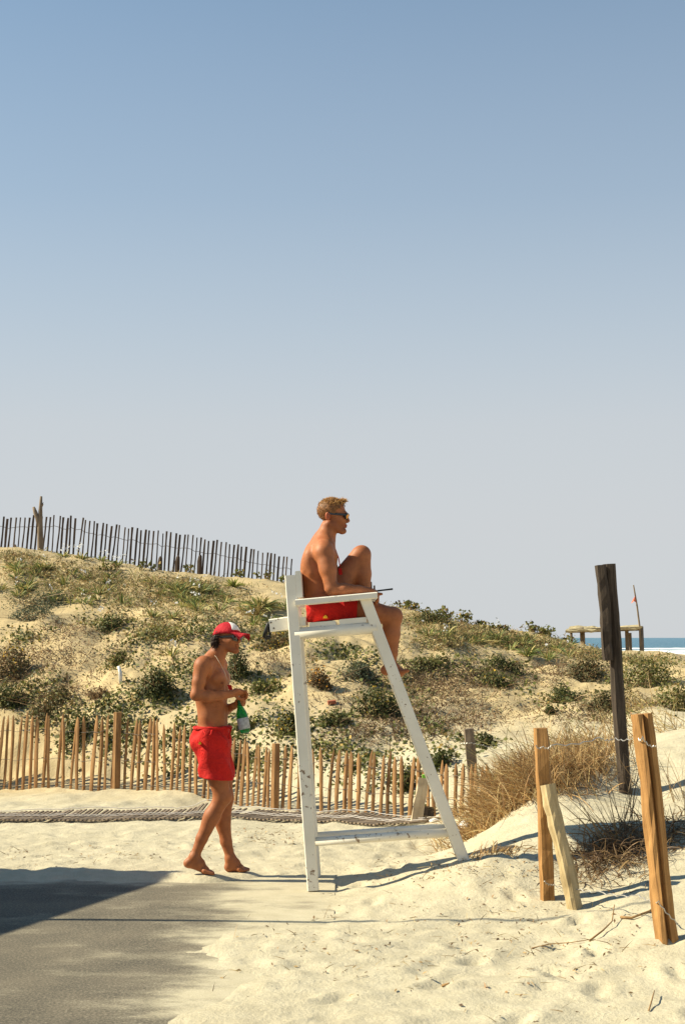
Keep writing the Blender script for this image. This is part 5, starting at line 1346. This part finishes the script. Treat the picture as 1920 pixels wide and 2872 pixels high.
# leafy sprigs breaking the skyline
def sprig(px, py, h, seed, label, group):
    g = ground(px, py, 20.0); r = np.random.default_rng(seed + 900); sc = g[1] / FPX; L = h * sc; f = Fol(); n = 46
    m = 5; b0 = np.repeat(g[None], m, 0) + np.stack([r.normal(0, .05, m), r.normal(0, .05, m), np.full(m, -.02)], 1)
    d = np.stack([r.normal(0, .35, m), r.normal(0, .35, m), np.ones(m)], 1); d /= np.linalg.norm(d, axis=1)[:, None]
    f.add(strip_arrays(b0, d, np.full(m, L), np.full(m, .012), .05, r, tones(r, m, BROWN_, (1, 1, 1, 0)), 3))
    k = r.integers(0, m, n); u = r.uniform(.3, 1.05, n)[:, None]
    f.add(leaf_arrays(b0[k] + d[k] * L * u + r.normal(0, .02, (n, 3)), r.normal(0, 1, (n, 3)), .055, r, tones(r, n, GREEN + RUST[:1], (3, 3, 2, 1, 1)), .75))
    root = empty('leafy_sprig', tuple(g)); tag(root, label, 'plant', group); f.build('leaves', M['leaf'], root)
for i in range(28):
    x = _r.uniform(1085, 1620) if i < 20 else _r.uniform(240, 800)
    sprig(x, 1600, _r.uniform(16, 34), i, 'leafy sprig poking above the dune skyline', 'leafy sprigs along the skyline')

# ------------------------------------------------------------------ dry grass on the right-hand foredune
def tuft(px, py, n, L, lean, label, seed, group=None, cols=STRAW, wts=(3, 3, 3, 1), spread=.12, name='grass_tuft', ymin=7.0, droop=.55, width=.0055, flat=.5, curl=.18):
    g = ground(px, py, ymin); r = np.random.default_rng(seed + 1300)
    b0 = np.stack([g[0] + r.normal(0, spread, n), g[1] + r.normal(0, spread, n), np.zeros(n)], 1); b0[:, 2] = gz(b0[:, 0], b0[:, 1]) - .01
    d = np.stack([lean[0] + r.normal(0, flat, n), lean[1] + r.normal(0, flat, n), np.abs(r.normal(.75, .35, n))], 1)
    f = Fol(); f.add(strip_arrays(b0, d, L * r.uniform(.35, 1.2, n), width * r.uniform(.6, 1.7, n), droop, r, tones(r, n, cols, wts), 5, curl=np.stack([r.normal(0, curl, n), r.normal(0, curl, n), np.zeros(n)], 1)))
    root = empty(name, tuple(g)); tag(root, label, 'grass', group); f.build('blades', M['dry'], root)['kind'] = 'stuff'
TU = [(1352, 2340, 320, .34), (1392, 2318, 420, .40), (1432, 2292, 460, .44), (1470, 2268, 460, .44), (1512, 2245, 420, .42), (1560, 2215, 420, .42), (1606, 2190, 420, .42), (1655, 2172, 380, .40), (1700, 2150, 300, .38), (1420, 2240, 320, .42), (1475, 2205, 300, .42), (1545, 2165, 300, .42), (1620, 2130, 260, .38), (1385, 2275, 260, .40)]
for i, (x, y, n, L) in enumerate(TU):
    tuft(x, y - 30, int(n * 1.05), L * 1.05, (-.30, -.1), 'reddish straw grass tuft matted on the foredune crest between chair and tall post', i, 'straw grass tufts on the foredune', cols=[(.50, .35, .165), (.40, .25, .11), (.28, .16, .07), (.55, .42, .21)], wts=(3, 4, 3, 3), spread=.17, droop=.36, flat=.42, curl=.09)
SG = [(1400, 2225, 60, .62), (1460, 2170, 60, .6), (1560, 2130, 60, .6), (1650, 2110, 50, .6), (1590, 2100, 40, .55), (1340, 2320, 40, .55)]
for i, (x, y, n, L) in enumerate(SG):
    tuft(x, y, n, L, (-.15, 0), 'spray of long pale green stalks rising from the matted straw grass', 40 + i, 'pale stalk sprays', cols=[(.30, .28, .12), (.42, .36, .17), (.22, .21, .09), (.45, .34, .16)], wts=(2, 3, 2, 2), spread=.15, droop=.3, width=.004)
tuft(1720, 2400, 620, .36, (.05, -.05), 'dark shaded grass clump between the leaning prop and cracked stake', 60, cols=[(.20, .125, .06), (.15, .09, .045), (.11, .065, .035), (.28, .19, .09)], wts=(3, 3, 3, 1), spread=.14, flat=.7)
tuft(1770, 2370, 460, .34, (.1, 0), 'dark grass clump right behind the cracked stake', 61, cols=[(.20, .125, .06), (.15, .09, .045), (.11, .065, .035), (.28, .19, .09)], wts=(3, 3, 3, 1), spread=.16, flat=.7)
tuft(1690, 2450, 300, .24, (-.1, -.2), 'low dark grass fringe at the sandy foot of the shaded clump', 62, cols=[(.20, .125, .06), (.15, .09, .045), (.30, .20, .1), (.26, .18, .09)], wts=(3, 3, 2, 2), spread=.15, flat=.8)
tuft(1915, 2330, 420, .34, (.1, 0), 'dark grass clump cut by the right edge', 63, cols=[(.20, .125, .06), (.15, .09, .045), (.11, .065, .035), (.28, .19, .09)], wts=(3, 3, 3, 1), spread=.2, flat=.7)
tuft(1716, 2380, 42, .56, (-.45, 0), 'fan of thin bare stalks leaning left above the shaded clump', 64, cols=[(.22, .15, .07), (.30, .21, .1), (.16, .1, .05), (.3, .2, .1)], spread=.06, droop=.12, width=.005, flat=.22)
tuft(1752, 2330, 20, .62, (.0, 0), 'few upright bare stalks in front of the tall post', 65, cols=[(.18, .12, .06), (.24, .17, .08), (.14, .09, .05), (.2, .14, .07)], spread=.05, droop=.05, width=.005, flat=.12)
tuft(1885, 2250, 30, .6, (-.2, 0), 'thin bare stalks right of the cracked stake near the right edge', 66, cols=[(.22, .15, .07), (.30, .21, .1), (.16, .1, .05), (.3, .2, .1)], spread=.1, droop=.1, width=.0045, flat=.25)
tuft(1350, 2400, 120, .2, (.5, 0), 'short straw tuft at the foot of the chair\'s front leg', 67, cols=[(.40, .26, .11), (.32, .2, .09), (.26, .16, .07), (.45, .33, .16)], spread=.07)
tuft(1430, 2395, 70, .2, (.5, .2), 'small straw tuft in the sand right of the chair\'s front foot', 68, cols=[(.40, .26, .11), (.32, .2, .09), (.26, .16, .07), (.45, .33, .16)], spread=.06)
tuft(1215, 2452, 60, .08, (.2, 0), 'sparse straw stubble in the sand beneath the chair', 69, cols=[(.42, .29, .12), (.36, .24, .1), (.3, .2, .1), (.45, .35, .18)], spread=.10)
tuft(1780, 1990, 90, .6, (-.3, 0), 'long golden stalks right of the tall post below the shrub', 70, cols=[(.42, .31, .14), (.48, .37, .17), (.32, .22, .1), (.3, .25, .1)], spread=.2, ymin=12.5, droop=.3)
tuft(1860, 2050, 120, .5, (-.3, 0), 'golden stalks behind the top of the cracked stake', 71, cols=[(.42, .31, .14), (.48, .37, .17), (.32, .22, .1), (.3, .25, .1)], spread=.25, ymin=11.5, droop=.35)

# ------------------------------------------------------------------ small things
g = ground(339, 1915); mb = MB(); mb.tube([g - np.array([0, 0, .03]), g + np.array([-.006, 0, .12]), at(333, 1868, g[1])], [.022, .022, .016], 10)
tag(mb.build('stick', simple_mat('bleached_stick', (.72, .72, .70), .6, .15, 20), None, True), 'short bleached white stick leaning on the slope left of standing man', 'stick')
g = ground(930, 1977); mb = MB(); mb.beam(g + np.array([-.045, 0, .02]), g + np.array([.045, .01, .03]), .06, .045, (0.1, 0, 1), .008)
tag(mb.build('brick', simple_mat('brick_red', (.40, .13, .07), .85, .25, 25, bump=.004)), 'broken red brick lying on bare sand between the chair legs', 'brick')
def rag(px, py, s, lab, cat, col, seed, ymin=4.0):
    g = ground(px, py, ymin); r = np.random.default_rng(seed); n = 7; V = []
    for j in range(n):
        for i in range(n):
            u, v = i / (n - 1) - .5, j / (n - 1) - .5; e = max(0, 1 - 3.2 * (u * u + v * v))
            V.append(g + np.array([u * s * 1.4 + r.normal(0, s * .05), v * s, e * s * .45 + r.normal(0, s * .06) + .004]))
    F = [(j * n + i, j * n + i + 1, (j + 1) * n + i + 1, (j + 1) * n + i) for j in range(n - 1) for i in range(n - 1)]
    tag(put(cat.replace(' ', '_'), mesh_from('rag', V, F, True), None, simple_mat(lab[:18].replace(' ', '_'), col, .7, .1, 20)), lab, cat)
rag(1308, 2326, .13, 'crumpled white plastic bag in the sand beyond the chair\'s front foot', 'plastic bag', (.75, .75, .74), 3)
rag(1218, 2305, .06, 'scrap of white paper at the fence behind the lower rail', 'paper scrap', (.78, .78, .76), 4)
rag(1232, 2160, .05, 'bit of white litter caught among pickets right of the front leg', 'litter', (.75, .76, .78), 5, 12.2)
def twig(pts, r0, lab, name='twig', col=(.33, .19, .08)):
    P = [ground(*p) + np.array([0, 0, z]) for p, z in pts]; mb = MB(); mb.tube(P, list(np.linspace(r0, r0 * .5, len(P))), 6)
    tag(mb.build(name, M['twigm'], None, True), lab, 'twig')
M['twigm'] = simple_mat('dry_twig', (.30, .18, .08), .8, .3, 30)
twig([((1490, 2665), .006), ((1540, 2655), .012), ((1600, 2650), .01), ((1660, 2640), .006)], .004, 'long thin twig lying in the sand left of the cracked stake')
twig([((1652, 2642), .005), ((1690, 2622), .02), ((1715, 2600), .03), ((1722, 2572), .06)], .0055, 'curved twig with raised tip beside the cracked stake')
twig([((1740, 2578), .01), ((1770, 2583), .012), ((1820, 2562), .01), ((1838, 2545), .005)], .009, 'knobbly twig just left of the foot of the cracked stake')
twig([((1818, 2838), .006), ((1826, 2822), .02), ((1832, 2806), .03), ((1834, 2795), .025)], .004, 'small hooked twig near the bottom right corner')
twig([((1240, 2768), .004), ((1258, 2764), .008)], .007, 'tiny dark twig left of the orange leaf')
g = ground(1361, 2772); f = Fol(); r_ = np.random.default_rng(3); f.add(strip_arrays(np.repeat(g[None], 2, 0) + r_.normal(0, .004, (2, 3)), np.array([[-.5, 0, 1.], [-.1, .3, .8]]), np.array([.05, .035]), np.array([.022, .018]), .3, r_, np.tile(np.array((.42, .17, .04)), (2, 1)), 4))
tag(f.build('dead_leaf', M['dry']), 'orange dead leaf standing in the sand at bottom centre right', 'leaf')
# crumbs and straw bits on the beach
r_ = np.random.default_rng(31); bits = Fol(); P = []
for (px, py, rx, ry, n) in ((760, 2350, 140, 35, 60), (620, 2375, 200, 50, 40), (250, 2400, 250, 40, 40), (1150, 2440, 200, 60, 70), (1400, 2420, 160, 60, 80), (1350, 2620, 450, 180, 120), (900, 2650, 250, 150, 50), (1600, 2650, 300, 180, 90), (30, 2390, 40, 12, 12)):
    for k in range(n):
        q = r_.normal(0, .5, 2); g = ground(px + q[0] * rx, min(2870, py + q[1] * ry)); P.append(g + np.array([0, 0, .004]))
P = np.array(P); n = len(P)
bits.add(leaf_arrays(P, np.stack([r_.normal(0, .5, n), r_.normal(-.3, .5, n), np.ones(n)], 1), .026, r_, tones(r_, n, [(.14, .08, .04), (.25, .15, .07), (.36, .25, .12)], (3, 3, 2)), .4))
d = np.stack([r_.normal(0, 1, n), r_.normal(0, 1, n), r_.uniform(.02, .5, n)], 1)
bits.add(strip_arrays(P + r_.normal(0, .06, (n, 3)) * np.array([1, 1, 0]), d, r_.uniform(.02, .10, n), np.full(n, .004), .1, r_, tones(r_, n, STRAW, (1, 2, 3, 0)), 2))
tag(bits.build('beach_debris', M['dry']), 'scattered straw bits and crumbs on the beach sand', 'debris', kind='stuff')
